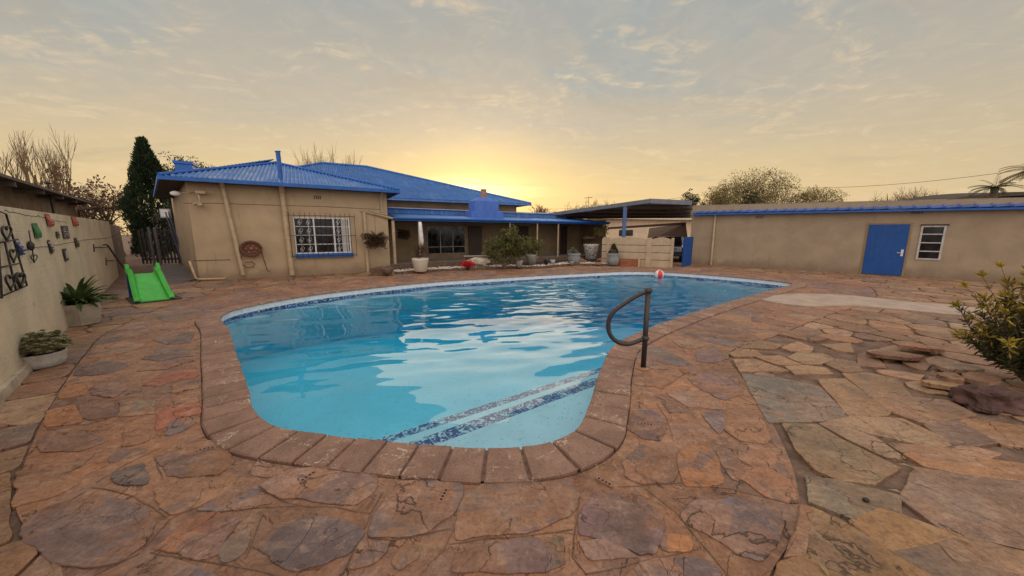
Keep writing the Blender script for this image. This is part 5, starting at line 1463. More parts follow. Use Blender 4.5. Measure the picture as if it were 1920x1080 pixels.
mb.build('crown', leaf_dark, t); mb = MB(); mb.tube([(0, 0, -.1), (0, 0, Hc*.93)], [.2, .03], 7); mb.build('trunk', bark, t)
p = at(322, 292, 26); t = thing('dark_broadleaf_tree', 'dark rounded leafy tree behind the blue box chimney', 'tree', (p.x+.8, p.y, 0)); r_ = random.Random(6)
mb = MB(); 
for (cx_, cz_, ra) in ((-1.5, 5.6, 1.1), (-.4, 6.3, 1.1), (.9, 6.0, 1.0), (1.7, 5.6, .8), (-1.9, 4.4, 1.3), (0, 4.6, 1.9)): crown(mb, (cx_, 0, cz_*p.z/7.1), (ra, ra, ra*.8), 26, 26, .16, r_, .3, .2)
mb.build('crown', leaf_dark2, t); mb = MB(); mb.tube([(0, 0, -.1), (0, 0, p.z*.8)], [.22, .08], 7); mb.build('trunk', bark, t)
# shrub by the passage with pale flowers
p = at(305, 376, 17.6); t = thing('flowering_shrub', 'tall greyish shrub with small pale blossoms beside the side gate', 'shrub', (p.x, p.y+.4, 0)); r_ = random.Random(7)
mb = MB(); crown(mb, (0, 0, 2.3), (.8, .6, .95), 70, 22, .09, r_, .25, .1); crown(mb, (.35, 0, 1.4), (.85, .6, .9), 60, 22, .09, r_, .25, .1); mb.build('crown', leaf_dark2, t)
mb = MB(); crown(mb, (-.1, -.15, 2.3), (.8, .6, .9), 60, 5, .06, r_, .25, .5); crown(mb, (.35, -.1, 1.5), (.8, .6, .8), 30, 5, .06, r_, .25, .5); mb.build('blossom', mat('pale_blossom', (.42, .40, .33), .7, .2, 10, 0, tr=.2), t)
mb = MB(); branches(mb, (0, 0, 0), Vector((0, 0, 1)), 1.2, .06, 3, r_, 3, .6); mb.build('trunk', bark, t)
t = thing('meter_box', 'small pale box fixed among the shrub by the gate', 'meter box', at(309, 400, 17.3), .3)
mb = MB(); mb.box((-.2, 0, -.22), (.2, .12, .22)); mb.build('casing', mat('pale_green_box', (.38, .40, .36), .7, .1, 6), t, bevel=.01); mb = MB(); mb.box((-.15, -.01, -.16), (.15, -.001, .16)); mb.build('cover', white_frame, t)
b_, h_ = tree_at(592, 262, 31); bare_tree('bare_tree', 'leafless tree with upright pale twigs poking above the main roof ridge', b_, h_, lvl=4, nch=4, spread=.48, upb=.42, r0=.14, trunk=.3, seed=14, bk=barkpale, stems=4)
b_, h_ = tree_at(1015, 381, 60); bare_tree('bare_tree', 'faint distant bare tree just right of the house roof end', b_, h_, lvl=5, nch=3, spread=.8, upb=.2, r0=.12, seed=15, bk=barkpale, stems=4)
b_, h_ = tree_at(1096, 369, 55); bare_tree('bare_tree', 'distant bare tree behind the television aerial', b_, h_, lvl=5, nch=3, spread=.75, upb=.2, r0=.12, seed=16, bk=barkpale, stems=4)
b_, h_ = tree_at(1135, 374, 57); bare_tree('bare_tree', 'distant bare tree just right of the television aerial', b_, h_, lvl=5, nch=3, spread=.8, upb=.15, r0=.12, seed=17, bk=barkpale, stems=3)
p = at(1104, 368, 40); t = thing('television_aerial', 'thin television aerial on a mast above the verandah roof end', 'aerial', (p.x, p.y, 0))
mb = MB(); mb.tube([(0, 0, 0), (0, 0, p.z)], .022, 5); mb.build('mast', iron, t)
mb = MB(); mb.tube([(-.5, 0, p.z-.2), (.4, 0, p.z-.1)], .02, 4)
for q in (-.4, -.2, 0, .2, .35): mb.tube([(q, -.3, p.z-.17), (q, .3, p.z-.17)], .015, 4)
mb.build('dipole', iron, t)
def soft_tree(name, label, px, ptop, Y, rx, rz, seed, m, n_=200, per=18, ls=.2, zc=None, hollow=.1):
    p = at(px, ptop, Y); r_ = random.Random(seed); t = thing(name, label, 'tree', (p.x, p.y, 0)); zc = zc or p.z-rz*.95
    mb = MB(); ends = []
    for s_ in range(5): branches(mb, (0, 0, 0), Vector((r_.uniform(-.5, .5)*rx/2.2, r_.uniform(-.3, .3), 1)), zc*.45, .13, 4, r_, 3, .6, .15, ends)
    zt = max(v[2] for v in mb.v); k = (p.z*.97)/zt; mb.v = [(x*k, y*k, z*k) for x, y, z in mb.v]; mb.build('trunk', barkpale, t)
    mb = MB(); crown(mb, (0, 0, zc), (rx, rx*.8, rz), n_, per, ls, r_, .22, hollow, .3, .3); mb.build('crown', m, t); return t
soft_tree('small_tree', 'small green tree above the carport and outbuilding corner', 1297, 358, 38, 1.25, 1.4, 31, leaf_dark2, 90, 26, .17)
soft_tree('willowy_tree', 'large rounded airy olive green tree behind the outbuilding', 1418, 320, 40, 4.4, 3.0, 32, leaf_olive, 560, 26, .17)
soft_tree('willowy_tree', 'lower airy yellowish tree adjoining the large rounded tree on its left', 1352, 350, 42, 2.1, 1.8, 34, leaf_olive, 190, 24, .17)
soft_tree('willowy_tree', 'low spreading airy tree adjoining the large rounded tree on its right', 1530, 352, 43, 3.4, 1.7, 35, leaf_olive, 330, 24, .16)
soft_tree('dense_bush', 'darker dense bush at the foot of the large rounded tree', 1413, 350, 36, 1.2, 1.6, 36, leaf_dark2, 40, 22, .2)
b_, h_ = tree_at(1708, 347, 30); bare_tree('bare_tree', 'wide bare twiggy tree top peeping over the parapet above the blue door', b_, h_, lvl=4, nch=5, spread=.9, upb=.25, r0=.12, seed=41, bk=barkpale, stems=7)
# palm and cycad above the right end
def palm(name, label, px, py, Y, nf_, L_, seed, m, droop=.9, cat='palm'):
    p = at(px, py, Y); r_ = random.Random(seed); t = thing(name, label, cat, (p.x, p.y, 0))
    mb = MB(); mb.tube([(0, 0, 0), (0, 0, p.z)], [.22, .16], 9); mb.build('trunk', bark, t)
    mb = MB()
    for k in range(nf_):
        a = k*2.4+r_.uniform(-.2, .2); e = r_.uniform(.1, 1.1); d = Vector((math.cos(a)*math.cos(e), math.sin(a)*math.cos(e), math.sin(e))); q = Vector((0, 0, p.z)); pts = [q]
        for i in range(9): d = (d+Vector((0, 0, -droop/9))).normalized(); q = q+d*L_/9; pts.append(q.copy())
        mb.tube(pts, [.02*(1-i/11) for i in range(10)], 3, caps=False)
        for i in range(1, 10):
            for s_ in (-1, 1):
                for w_ in (0, .5):
                    tg = (pts[i]-pts[i-1]).normalized(); sd_ = tg.cross(Vector((0, 0, 1))).normalized()*s_
                    leaf(mb, pts[i-1].lerp(pts[i], w_), sd_*.8+tg*.7+Vector((0, 0, -.25)), Vector((0, 0, 1)), L_*.24*(1-.05*i), .035*L_)
    mb.build('fronds', m, t); return t
palm('palm', 'feathery palm crown at the far right edge above the parapet', 1948, 322, 17, 30, 1.25, 51, leaf_olive, 1.4)
palm('palm', 'small spiky palm crown above the right end of the outbuilding', 1866, 352, 22, 22, 1.1, 52, leaf_dark2, 1.0)
p = at(1850, 362, 24); t = thing('thatched_roof', 'low dark curved roof line beyond the right end of the parapet', 'roof', (p.x, p.y, 0))
mb = MB(); vs = []
for i in range(15):
    q = i/14; x = -2.4+7.4*q; z = p.z-.45+.55*math.sin(q*2.0)**.7 if q > 0 else p.z-.45; vs += [(x, 0, z), (x, 3, z+.25), (x, 3, z-.3), (x, 0, z-.25)]
mb.add(vs, [(4*i+k, 4*i+4+k, 4*i+4+(k+1) % 4, 4*i+(k+1) % 4) for i in range(14) for k in range(4)]+[(0, 1, 2, 3), (59, 58, 57, 56)]); mb.build('roof_cover', mat('dark_thatch', (.06, .045, .03), .95, .3, 8, .5, 30), t)
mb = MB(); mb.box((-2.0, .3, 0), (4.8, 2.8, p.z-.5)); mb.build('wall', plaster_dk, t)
# overhead lines
def wire(label, pts):
    t = thing('power_line', label, 'power line', (0, 0, 0)); mb = MB(); A_, B_ = pts; L = []
    for i in range(13): q = i/12; v = A_.lerp(B_, q); v.z -= .5*4*q*(1-q); L.append(v)
    mb.tube(L, .018, 4); mb.build('cable', iron, t)
wire('thin overhead cable sloping up to the right above the outbuilding', (at(1480, 352, 45), at(1935, 316, 30)))
wire('lower thin overhead cable ending by the small palm', (at(1735, 364, 45), at(1880, 345, 30)))
wire('faint overhead cable above the carport roof', (at(1010, 392, 60), at(1290, 368, 50)))

# ================================================================== pots and planting
def pot_shell(mb, prof, n=28, sx=1, sy=1, sq=0, c=(0, 0, 0)):
    mb.lathe(prof, c, n, sx, sy)
def plantpot(name, label, cat, loc, rot=0, prof=None, m=potgrey, n=28, soilz=None, soilr=None, sx=1, sy=1, group=None):
    t = thing(name, label, cat, loc, rot, group); mb = MB(); mb.lathe(prof, (0, 0, 0), n, sx, sy); mb.build('pot', m, t, smooth=(n > 10))
    mb = MB(); mb.lathe([(soilr, 0), (soilr*.97, .012), (.01, .03)], (0, 0, soilz), n, sx, sy); mb.build('soil', soil, t); return t
# 1 low round bowl with succulents
x, y = G(84, 692); 
t = plantpot('succulent_bowl', 'low round whitewashed bowl of pale succulents nearest the camera by the wall', 'plant pot', (x*(1+.10/y), y+.10, 0), 0,
    [(.02, .0), (.20, .0), (.225, .02), (.258, .10), (.262, .17), (.275, .185), (.275, .215), (.255, .215), (.240, .17), (.05, .165)], potwhite, 32, .165, .238)
r_ = random.Random(61); mb = MB()
for k in range(330):
    a = r_.uniform(0, 6.28); rr = .34*math.sqrt(r_.random()); c = Vector((rr*math.cos(a)*1.15, rr*math.sin(a)*.9, .20+.30*(1-(rr/.38)**2)*r_.uniform(.2, 1)+r_.uniform(-.03, .03)+.05*(math.cos(a) > 0)))
    s_ = r_.uniform(.055, .085)
    for ring, (n_, el_) in enumerate(((6, .25), (5, .7), (3, 1.2))):
        for i in range(n_):
            b_ = i/n_*6.283+ring*.5; d = Vector((math.cos(b_)*math.cos(el_), math.sin(b_)*math.cos(el_), math.sin(el_)))
            leaf(mb, c, d, Vector((0, 0, 1)), s_*(1-.2*ring), s_*.75, .2)
mb.build('succulents', leaf_succ, t); t.scale = (.72, .72, .82)
mb = MB()
for k in range(22):
    a = r_.uniform(0, 6.28); rr = .28*r_.random(); mb.tube([(rr*.6*math.cos(a), rr*.6*math.sin(a), .16), (rr*math.cos(a), rr*math.sin(a), .28)], .010, 5)
mb.build('stem', bark, t)
# 2 square tapered pot with strap leaves
x, y = G(168, 612)
t = plantpot('agapanthus_pot', 'faceted square concrete pot of dark green strap leaves standing against the wall', 'plant pot', (x*(1+.16/y)-.12, y+.16, 0), .35,
    [(.02, 0), (.25, 0), (.27, .01), (.34, .28), (.315, .36), (.285, .36), (.28, .31), (.05, .30)], potgrey if 0 else mat('sandy_concrete_pot', (.40, .345, .28), .9, .15, 6, .4, 40, col2=(.30, .25, .20)), 6, .31, .26)
r_ = random.Random(62); mb = MB()
for k in range(84):
    a = r_.uniform(0, 6.28); e = r_.uniform(.55, 1.3); L_ = r_.uniform(.38, .66); d = Vector((math.cos(a)*math.cos(e), math.sin(a)*math.cos(e), math.sin(e))); q = Vector((d.x*.06, d.y*.06, .32)); pts = [q.copy()]; n_ = 7
    for i in range(n_): d = (d+Vector((0, 0, -.17))).normalized(); q = q+d*L_/n_; pts.append(q.copy())
    vs = []
    for i, p_ in enumerate(pts):
        tg = (pts[min(i+1, n_)]-pts[max(0, i-1)]).normalized(); s_ = tg.cross(Vector((0, 0, 1))).normalized(); w_ = .042*(math.sin(math.pi*min(1, (i+1.2)/(n_+1)))**.5 if i < n_ else .05); u = s_.cross(tg)
        vs += [p_-s_*w_+u*w_*.35, p_, p_+s_*w_+u*w_*.35]
    mb.add(vs, [(3*i+j, 3*i+j+1, 3*i+4+j, 3*i+3+j) for i in range(n_) for j in (0, 1)])
mb.build('strap_leaves', leaf_green, t); t.scale = (.88, .88, 1.05)
# verandah bed: kerb, pebbles, timber
bed_px = [(700, 516), (760, 514), (830, 509), (900, 507), (960, 504), (1010, 504), (1045, 501), (1080, 498), (1130, 499), (1180, 498), (1199, 494)]
front = catmull([G(*p_) for p_ in bed_px], .1, closed=False)
bed = thing('garden_bed', 'long curved pebble garden bed edged with dark brick in front of the verandah', 'garden bed', (0, 0, 0))
mb = MB(); kx = random.Random(4)
for i in range(0, len(front)-2, 2):
    a, b = front[i], front[i+2]; d_ = (b-a).normalized(); nn = Vector((-d_.y, d_.x)); g_ = .008
    c4 = [a+d_*g_, b-d_*g_, b-d_*g_+nn*.11, a+d_*g_+nn*.11]; mb.prism([tuple(q) for q in c4], -.05, .11+kx.uniform(-.012, .012))
mb.build('brick_edging', brick_m, bed)
vb0 = vf.w(-.2, -.19, 0); vb1 = vf.w(VL+.2, -.19, 0)
poly = [tuple(q+Vector((-.02, .09))) for q in front]+[(vb1.x, vb1.y), (vb0.x, vb0.y)]
pv = [Vector(q) for q in poly]; 
if area(pv) < 0: pv = pv[::-1]
mb = MB(); mb.prism([tuple(q) for q in pv], -.05, .085); mb.build('bed_soil', soil, bed)
mb = MB(); kx = random.Random(44); k = 0
while k < 2600:
    i = kx.randrange(len(front)); p_ = front[i]+Vector((kx.uniform(-.1, .1), .14+kx.random()**1.5*1.0))
    if not inside(pv, p_.x, p_.y): k += 1; continue
    if mnoise.noise(Vector((p_.x*.8, p_.y*.8, 3))) < -.25: k += 1; continue
    s_ = kx.uniform(.02, .045); c_ = Vector((p_.x, p_.y, .088+kx.uniform(0, .015))); a = kx.uniform(0, 3.14)
    ax, ay = Vector((math.cos(a), math.sin(a), 0))*s_, Vector((-math.sin(a), math.cos(a), 0))*s_*.7
    up_ = Vector((0, 0, s_*.55)); mb.add([c_+ax, c_+ay, c_-ax, c_-ay, c_+up_+ax*.4, c_+up_+ay*.4, c_+up_-ax*.4, c_+up_-ay*.4], [(0, 1, 5, 4), (1, 2, 6, 5), (2, 3, 7, 6), (3, 0, 4, 7), (4, 5, 6, 7)]); k += 1
o = mb.build('pebbles', pebble_m, bed); o['kind'] = 'stuff'
# brick end block by the facade corner
x, y = G(695, 517); x2, y2 = G(735, 517)
t = thing('brick_planter_block', 'low dark brick block with pale end stone at the left end of the bed', 'planter wall', (x, y, 0), math.atan2(y2-y, x2-x)+.06); wd_ = math.hypot(x2-x, y2-y)
mb = MB(); mb.box((0, .0, 0), (wd_*.78, .8, .28)); mb.build('brick_body', brick_m, t, bevel=.01); mb = MB(); mb.box((wd_*.785, -.02, .02), (wd_*1.0, .22, .24)); mb.build('end_stone', mat('buff_block', (.36, .26, .17), .9, .2, 8, .4), t, bevel=.01)
q_ = ff.w(ff.hit(1162, 480, -.30)[0], -.30, 0); x, y = q_.x, q_.y
t = thing('red_brick_kerb_wall', 'low red brick wall end beside the conifer pot and the fence', 'low wall', (x, y, 0), ff.rot); mb = MB(); mb.box((0, 0, 0), (.86, .20, .34)); mb.build('brickwork', redbrick, t, bevel=.006)
mb = MB(); mb.box((.863, -.02, 0), (.94, .22, .35)); mb.build('end_cap', trimpaint, t, bevel=.004)

def pot_at(px, pbase, ptop, name, label, m, rt, rb, style='round'):
    x, y = G(px, pbase, .085)
    hz = at(px, ptop, y).z-.085; return (x, y, .085), hz
# tall white planter
loc, hz = pot_at(789, 509, 484, '', '', None, 0, 0)
t = plantpot('white_planter', 'tall tapered white planter with thin dark plant beside a verandah post', 'plant pot', loc, 0, [(.02, 0), (.21, 0), (.24, .03), (.32, hz*.85), (.325, hz), (.29, hz), (.28, hz-.06), (.03, hz-.07)], mat('warm_white_planter', (.50, .43, .34), .7, .08, 3, .1), 26, hz-.06, .27)
r_ = random.Random(63); mb = MB(); 
for k in range(9): branches(mb, (r_.uniform(-.1, .1), r_.uniform(-.1, .1), hz-.05), Vector((r_.uniform(-.4, .4), r_.uniform(-.3, .3), 1)), .34, .010, 2, r_, 3, .6, .2)
crown(mb, (0, 0, hz+.25), (.32, .28, .26), 20, 14, .07, r_, .3, .1); mb.build('dark_plant', leafm('dark_red_leaf', (.06, .03, .02)), t)
t = thing('hanging_cloth', 'narrow white bag hanging above the tall white planter', 'hanging bag', (loc[0]+.03, loc[1]+.1, 0)); z0 = at(788, 461, loc[1]).z; z1 = at(788, 416, loc[1]).z
mb = MB(); mb.tube([(0, 0, z1), (0, 0, z1-.2), (.01, 0, (z0+z1)/2), (.03, 0, z0+.15), (.05, 0, z0)], [.05, .075, .085, .08, .02], 10); mb.build('cloth', white_frame, t, smooth=True)
# red plant
x, y = G(877, 504, .085); t = thing('red_leaved_plant', 'small bright red spiky plant on the white pebbles', 'plant', (x, y+.02, .085)); r_ = random.Random(64); mb = MB()
for k in range(150):
    a = r_.uniform(0, 6.28); e = r_.uniform(.15, 1.4); leaf(mb, Vector((0, 0, .06))+Vector((math.cos(a), math.sin(a), .3))*.05, Vector((math.cos(a)*math.cos(e), math.sin(a)*math.cos(e), math.sin(e))), rv_(r_), r_.uniform(.22, .40), .05)
mb.build('leaves', leaf_red, t); mb = MB(); sphere(mb, (0, 0, .03), .10, 8, 5); mb.build('base', soil, t)
# pale boulder and stone behind it
x, y = G(893, 498, .2); t = thing('pale_boulder', 'pale flat topped boulder lying behind the red plant', 'boulder', (x+.1, y+.15, .25)); mb = MB(); sphere(mb, (0, 0, .12), .42, 14, 9, (1.25, .7, .42), .3, 4); mb.build('stone', mat('pale_boulder_stone', (.42, .34, .26), .9, .2, 4, .5), t)
x, y = G(868, 496, .2); t = thing('garden_bench', 'low dark slab bench behind the pale boulder on the verandah edge', 'bench', (x, y+.5, .2), .3)
mb = MB(); mb.box((0, 0, .30), (1.25, .4, .35)); mb.build('seat', concrete, t, bevel=.01)
for q in (.12, 1.0): mb = MB(); mb.box((q, .03, 0), (q+.14, .36, .298)); mb.build('leg', brick_m, t)
# multi-stemmed bush
def bush(name, label, px, pb_, Y_extra, parts_, seed, m=leaf_bush, ls=.11, stems=5, z0=.085, cat='bush'):
    x, y = G(px, pb_, z0); r_ = random.Random(seed); t = thing(name, label, cat, (x, y+Y_extra, z0)); mb = MB()
    for (cx_, cz_, rx, rz) in parts_: mb.tube([(r_.uniform(-.06, .06), 0, 0), (cx_*.5, 0, cz_*.5), (cx_, 0, cz_)], [.035, .025, .012], 6)
    mb.build('stems', bark, t); mb = MB()
    for (cx_, cz_, rx, rz) in parts_: crown(mb, (cx_, 0, cz_), (rx, rx*.9, rz), int(95*rx), 17, ls, r_, .24, .15, .3)
    mb.build('foliage', m, t); return t
bush('round_leaved_bush', 'leafy green multi-stemmed bush in the pebble bed before the verandah', 945, 503, .15, [(-.50, .75, .50, .50), (.10, .70, .50, .55), (.30, 1.35, .45, .42), (-.10, 1.15, .50, .42), (.75, 1.0, .42, .42), (.45, .8, .45, .5)], 65)
# pot with a leafy plant right of the bush
loc, hz = pot_at(996, 497, 477, '', '', None, 0, 0)
t = plantpot('leafy_pot_plant', 'grey pot of leafy greenery right of the large bush', 'plant pot', loc, 0, [(.02, 0), (.20, 0), (.28, hz*.9), (.30, hz), (.26, hz), (.25, hz-.05), (.03, hz-.05)], concrete, 22, hz-.05, .24)
r_ = random.Random(66); mb = MB(); crown(mb, (0, 0, hz+.38), (.60, .5, .42), 75, 16, .10, r_, .28, .1, .3); mb.build('foliage', leaf_bush, t)
# small dark pots and bits
for k, (px, pb_, pt, m, lab, rr) in enumerate(((973, 501, 488, concrete, 'small low grey pot at the right foot of the large bush', .17), (1024, 497, 487, mat('black_pot', (.02, .02, .02)), 'small black pot on the pebbles', .10), (1036, 496, 487, potwhite, 'small pale pot next to the small black pot', .12), (1072, 496, 490, concrete, 'flat little stone dish in front of the grey succulent pot', .10), (727, 513, 502, mat('brown_clay_pot', (.16, .10, .07)), 'small round clay bowl beside the pale end stone', .22))):
    loc, hz = pot_at(px, pb_, pt, '', '', None, 0, 0)
    t = plantpot('small_pot', lab, 'plant pot', loc, 0, [(.02, 0), (rr*.75, 0), (rr, hz*.8), (rr*1.05, hz), (rr*.9, hz), (rr*.85, hz-.03), (.02, hz-.03)], m, 18, hz-.03, rr*.84)
    r_ = random.Random(70+k); mb = MB(); crown(mb, (0, 0, hz+.03), (rr, rr, .08), 8, 8, .05, r_, .3, .1); mb.build('foliage', leaf_grey, t)
# grey pot with succulents (1076), mosaic pot (1109), conifer pot (1150)
loc, hz = pot_at(1076, 494, 475, '', '', None, 0, 0)
bluegrey = mat('blue_grey_glazed_pot', (.27, .285, .28), .7, .25, 12, .3, 30, col2=(.17, .18, .18))
t = plantpot('succulent_pot', 'blue grey round pot with trailing pale succulent in the pebble bed', 'plant pot', loc, 0, [(.02, 0), (.26, 0), (.31, hz*.5), (.30, hz*.85), (.335, hz*.92), (.33, hz), (.28, hz), (.27, hz-.06), (.03, hz-.06)], bluegrey, 24, hz-.06, .265)
r_ = random.Random(67); mb = MB(); crown(mb, (-.03, 0, hz+.08), (.28, .25, .15), 30, 14, .09, r_, .3, .1); mb.build('succulents', leaf_grey, t)
def mos(g, oc, c):
    v = g.n('ShaderNodeTexVoronoi', feature='DISTANCE_TO_EDGE'); v.inputs['Scale'].default_value = 9; g.put(v.inputs['Vector'], oc)
    return g.mix(g.mr(v.outputs[0], .06, .10), (.10, .08, .07), c)
loc, hz = pot_at(1109, 488, 456, '', '', None, 0, 0)
t = plantpot('mosaic_pot', 'large white mosaic pot raised on stones at the verandah end', 'plant pot', (loc[0], loc[1]+.2, .12), 0, [(.02, 0), (.26, 0), (.29, .02), (.42, hz*.8), (.44, hz*.9), (.38, hz*.9), (.36, hz-.15), (.03, hz-.15)], mat('white_mosaic', (.56, .52, .48), .5, .1, 8, .2, extra=mos), 26, hz-.15, .36)
mb = MB(); crown(mb, (0, 0, hz*.9), (.2, .2, .08), 8, 8, .05, r_, .3, .1); mb.build('foliage', leaf_grey, t)
q_ = ff.w(ff.hit(1150, 480, -.42)[0], -.42, .06); loc = (q_.x, q_.y, .06); hz = at(1150, 475, q_.y).z-.06
t = plantpot('conifer_pot', 'blue grey round pot holding a small cone shaped conifer by the fence', 'plant pot', loc, 0, [(.02, 0), (.24, 0), (.285, hz*.5), (.27, hz*.85), (.31, hz*.92), (.305, hz), (.26, hz), (.25, hz-.06), (.03, hz-.06)], bluegrey, 24, hz-.06, .245)
r_ = random.Random(68); mb = MB(); hcz = at(1150, 457, loc[1]).z-.06-hz
for i in range(420):
    q = r_.random(); rad = .24*(1-q)**.8*r_.uniform(.4, 1)**.4; a = r_.uniform(0, 6.28); leaf(mb, Vector((rad*math.cos(a), rad*math.sin(a), hz-.05+hcz*q)), Vector((math.cos(a)*.6, math.sin(a)*.6, 1)), rv_(r_), .09, .035)
mb.build('conifer_foliage', leaf_dark2, t)
# stones near the mosaic pot
for k, (px, pb_, sz, lab) in enumerate(((1090, 492, .20, 'flat brown stone in front of the mosaic pot'), (1128, 490, .22, 'rounded orange stone right of the mosaic pot'), (1122, 496, .13, 'small dark stone on the pebbles before the mosaic pot'), (1086, 487, .16, 'upright orange stone left of the mosaic pot'))):
    x, y = G(px, pb_, .085); t = MB(); sphere(t, (0, 0, sz*.3), sz, 10, 7, (1.4, .8, .6), .4, k*3); o = t.build('garden_stone', mat('orange_brown_stone', (.22, .12, .075), .9, .3, 5, .5), None, (x, y, .085)); tag(o, lab, 'stone')
# hanging ferns under the verandah
def hang(px, pc_, Yoff, r0, lab, m, seed, off_frame):
    u, z = off_frame.hit(px, pc_, Yoff); p_ = off_frame.w(u, Yoff, z); r_ = random.Random(seed); t = thing('hanging_basket', lab, 'hanging basket', p_)
    mb = MB(); sphere(mb, (0, 0, -.05), .16, 10, 6, (1, 1, .7)); mb.build('basket', soil, t); mb = MB()
    for k in range(110):
        a = r_.uniform(0, 6.28); e = r_.uniform(-.5, 1.1); L_ = r0*r_.uniform(.6, 1.1); d = Vector((math.cos(a)*math.cos(e), math.sin(a)*math.cos(e), math.sin(e))); q = Vector((0, 0, 0)); pts = [q.copy()]
        for i in range(5): d = (d+Vector((0, 0, -.18))).normalized(); q = q+d*L_/5; pts.append(q.copy())
        mb.tube(pts, .006, 3, caps=False)
        for i in range(1, 6):
            for s_ in range(5): leaf(mb, pts[i]+rv_(r_)*.03, rv_(r_)+d, rv_(r_), .09, .03)
    mb.build('fern', m, t)
    mb = MB(); mb.tube([(0, -.0, 0), (0, 0, VZ+.25-p_.z)], .006, 4); mb.build('hanger', iron, t)
fernm = leafm('dry_fern', (.07, .042, .024), .4)
hang(705, 448, -.5, .50, 'dry brown fern basket hanging by the house wall under the verandah corner', fernm, 81, hf)
hang(757, 438, 1.2, .28, 'small dry hanging basket deeper in the verandah shade', fernm, 82, vf)
hang(1127, 432, -.1, .45, 'yellowish trailing plant hanging at the right end of the verandah', leaf_olive, 83, vf)
t = thing('wall_shelf', 'small pale shelf box on the wall at the right end of the verandah', 'shelf', vf.w(vv(1107, 445, 1.4)[0], 1.4, vv(1107, 445, 1.4)[1]), vf.rot)
mb = MB(); mb.box((-.4, 0, -.1), (.4, .3, .05)); mb.build('box', mat('pale_wood', (.30, .22, .15)), t); mb = MB(); mb.box((-.4, .305, -.4), (-.34, .35, .1)); mb.build('bracket', iron, t)

# ================================================================== slide
x0, y0 = G(252, 570); x1, y1 = G(331, 566)
t = thing('toy_slide', 'bright green plastic toy slide with blue ladder side by the wall', 'slide', (x0, y0, 0), R(53)); W_ = math.hypot(x1-x0, y1-y0)*.88
gm_ = mat('bright_green_plastic', (.045, .38, .04), .45, .12, 4, .05, 20, spec=.4, extra=lambda g, oc, c: g.mix(g.m('MULTIPLY', g.mr(g.noise(oc, 6, 6, .7), .52, .72), .35), c, (.16, .42, .12)))
top = .86; run = 1.0
prof = [(-.02, .05), (.06, .045), (.2, .11), (.5, .36), (.78, .60), (run, .70), (run+.12, .70)]
mb = MB(); vs = []
cs = [(.0, .0), (.0, .12), (.05, .15), (.09, .12), (.11, .02), (.14, 0), (W_-.14, 0), (W_-.11, .02), (W_-.09, .12), (W_-.05, .15), (W_, .12), (W_, 0)]
for i, (yy, zz_) in enumerate(prof):
    nar = .05*min(1, yy/run); ext = .05 if yy < 1 else .09
    for (cx_, cz_) in cs:
        xx = cx_+(nar if cx_ < W_/2 else -nar); zadd = cz_*(1.0 if 0 < i else .35)*(1.25 if i > 3 else 1); vs.append((xx, yy, zz_+zadd))
k = len(cs); m_ = len(vs); vs += [(x_, y_, z_-.035) for (x_, y_, z_) in vs]; fs = []
for i in range(len(prof)-1):
    for j in range(k-1): fs.append((i*k+j, i*k+j+1, (i+1)*k+j+1, (i+1)*k+j)); fs.append((m_+i*k+j, m_+(i+1)*k+j, m_+(i+1)*k+j+1, m_+i*k+j+1))
    for j in (0, k-1): fs.append((i*k+j, (i+1)*k+j, m_+(i+1)*k+j, m_+i*k+j))
for i in (0, len(prof)-1):
    for j in range(k-1): fs.append((i*k+j, m_+i*k+j, m_+i*k+j+1, i*k+j+1))
mb.add(vs, fs); o = mb.build('chute', gm_, t, smooth=False)
mb = MB(); 
for s_ in (.07, W_-.07): 
    w2 = .035; mb.add([(s_-w2, .92, .72), (s_+w2, .92, .72), (s_+w2, 1.14, .72), (s_-w2, 1.14, .72), (s_-w2, 1.02, 1.0), (s_+w2, 1.02, 1.0), (s_+w2, 1.12, 1.0), (s_-w2, 1.12, 1.0)], [(0,3,2,1),(4,5,6,7),(0,1,5,4),(1,2,6,5),(2,3,7,6),(3,0,4,7)])
    mb.build('hand_grip', gm_, t, bevel=.01); mb = MB()
blp = mat('blue_plastic', (.015, .08, .26), .45, .1, 3, .03)
for s_ in (.03, W_-.09):
    mb = MB(); mb.add([(s_, 1.04, .0), (s_+.06, 1.04, .0), (s_+.06, 1.16, .0), (s_, 1.16, .0), (s_, .98, .68), (s_+.06, .98, .68), (s_+.06, 1.10, .68), (s_, 1.10, .68)], [(0,3,2,1),(4,5,6,7),(0,1,5,4),(1,2,6,5),(2,3,7,6),(3,0,4,7)]); mb.build('ladder_side', blp, t)
for z in (.2, .42): mb = MB(); mb.box((.093, 1.05, z), (W_-.093, 1.13, z+.04)); mb.build('rung', blp, t)
mb = MB(); mb.box((-.05, -.06, .012), (W_+.12, 1.1, .03)); mb.build('base_mat', mat('dark_rubber_mat', (.05, .045, .045), .8), t, bevel=.006); t.scale = (1, 1.05, .84)

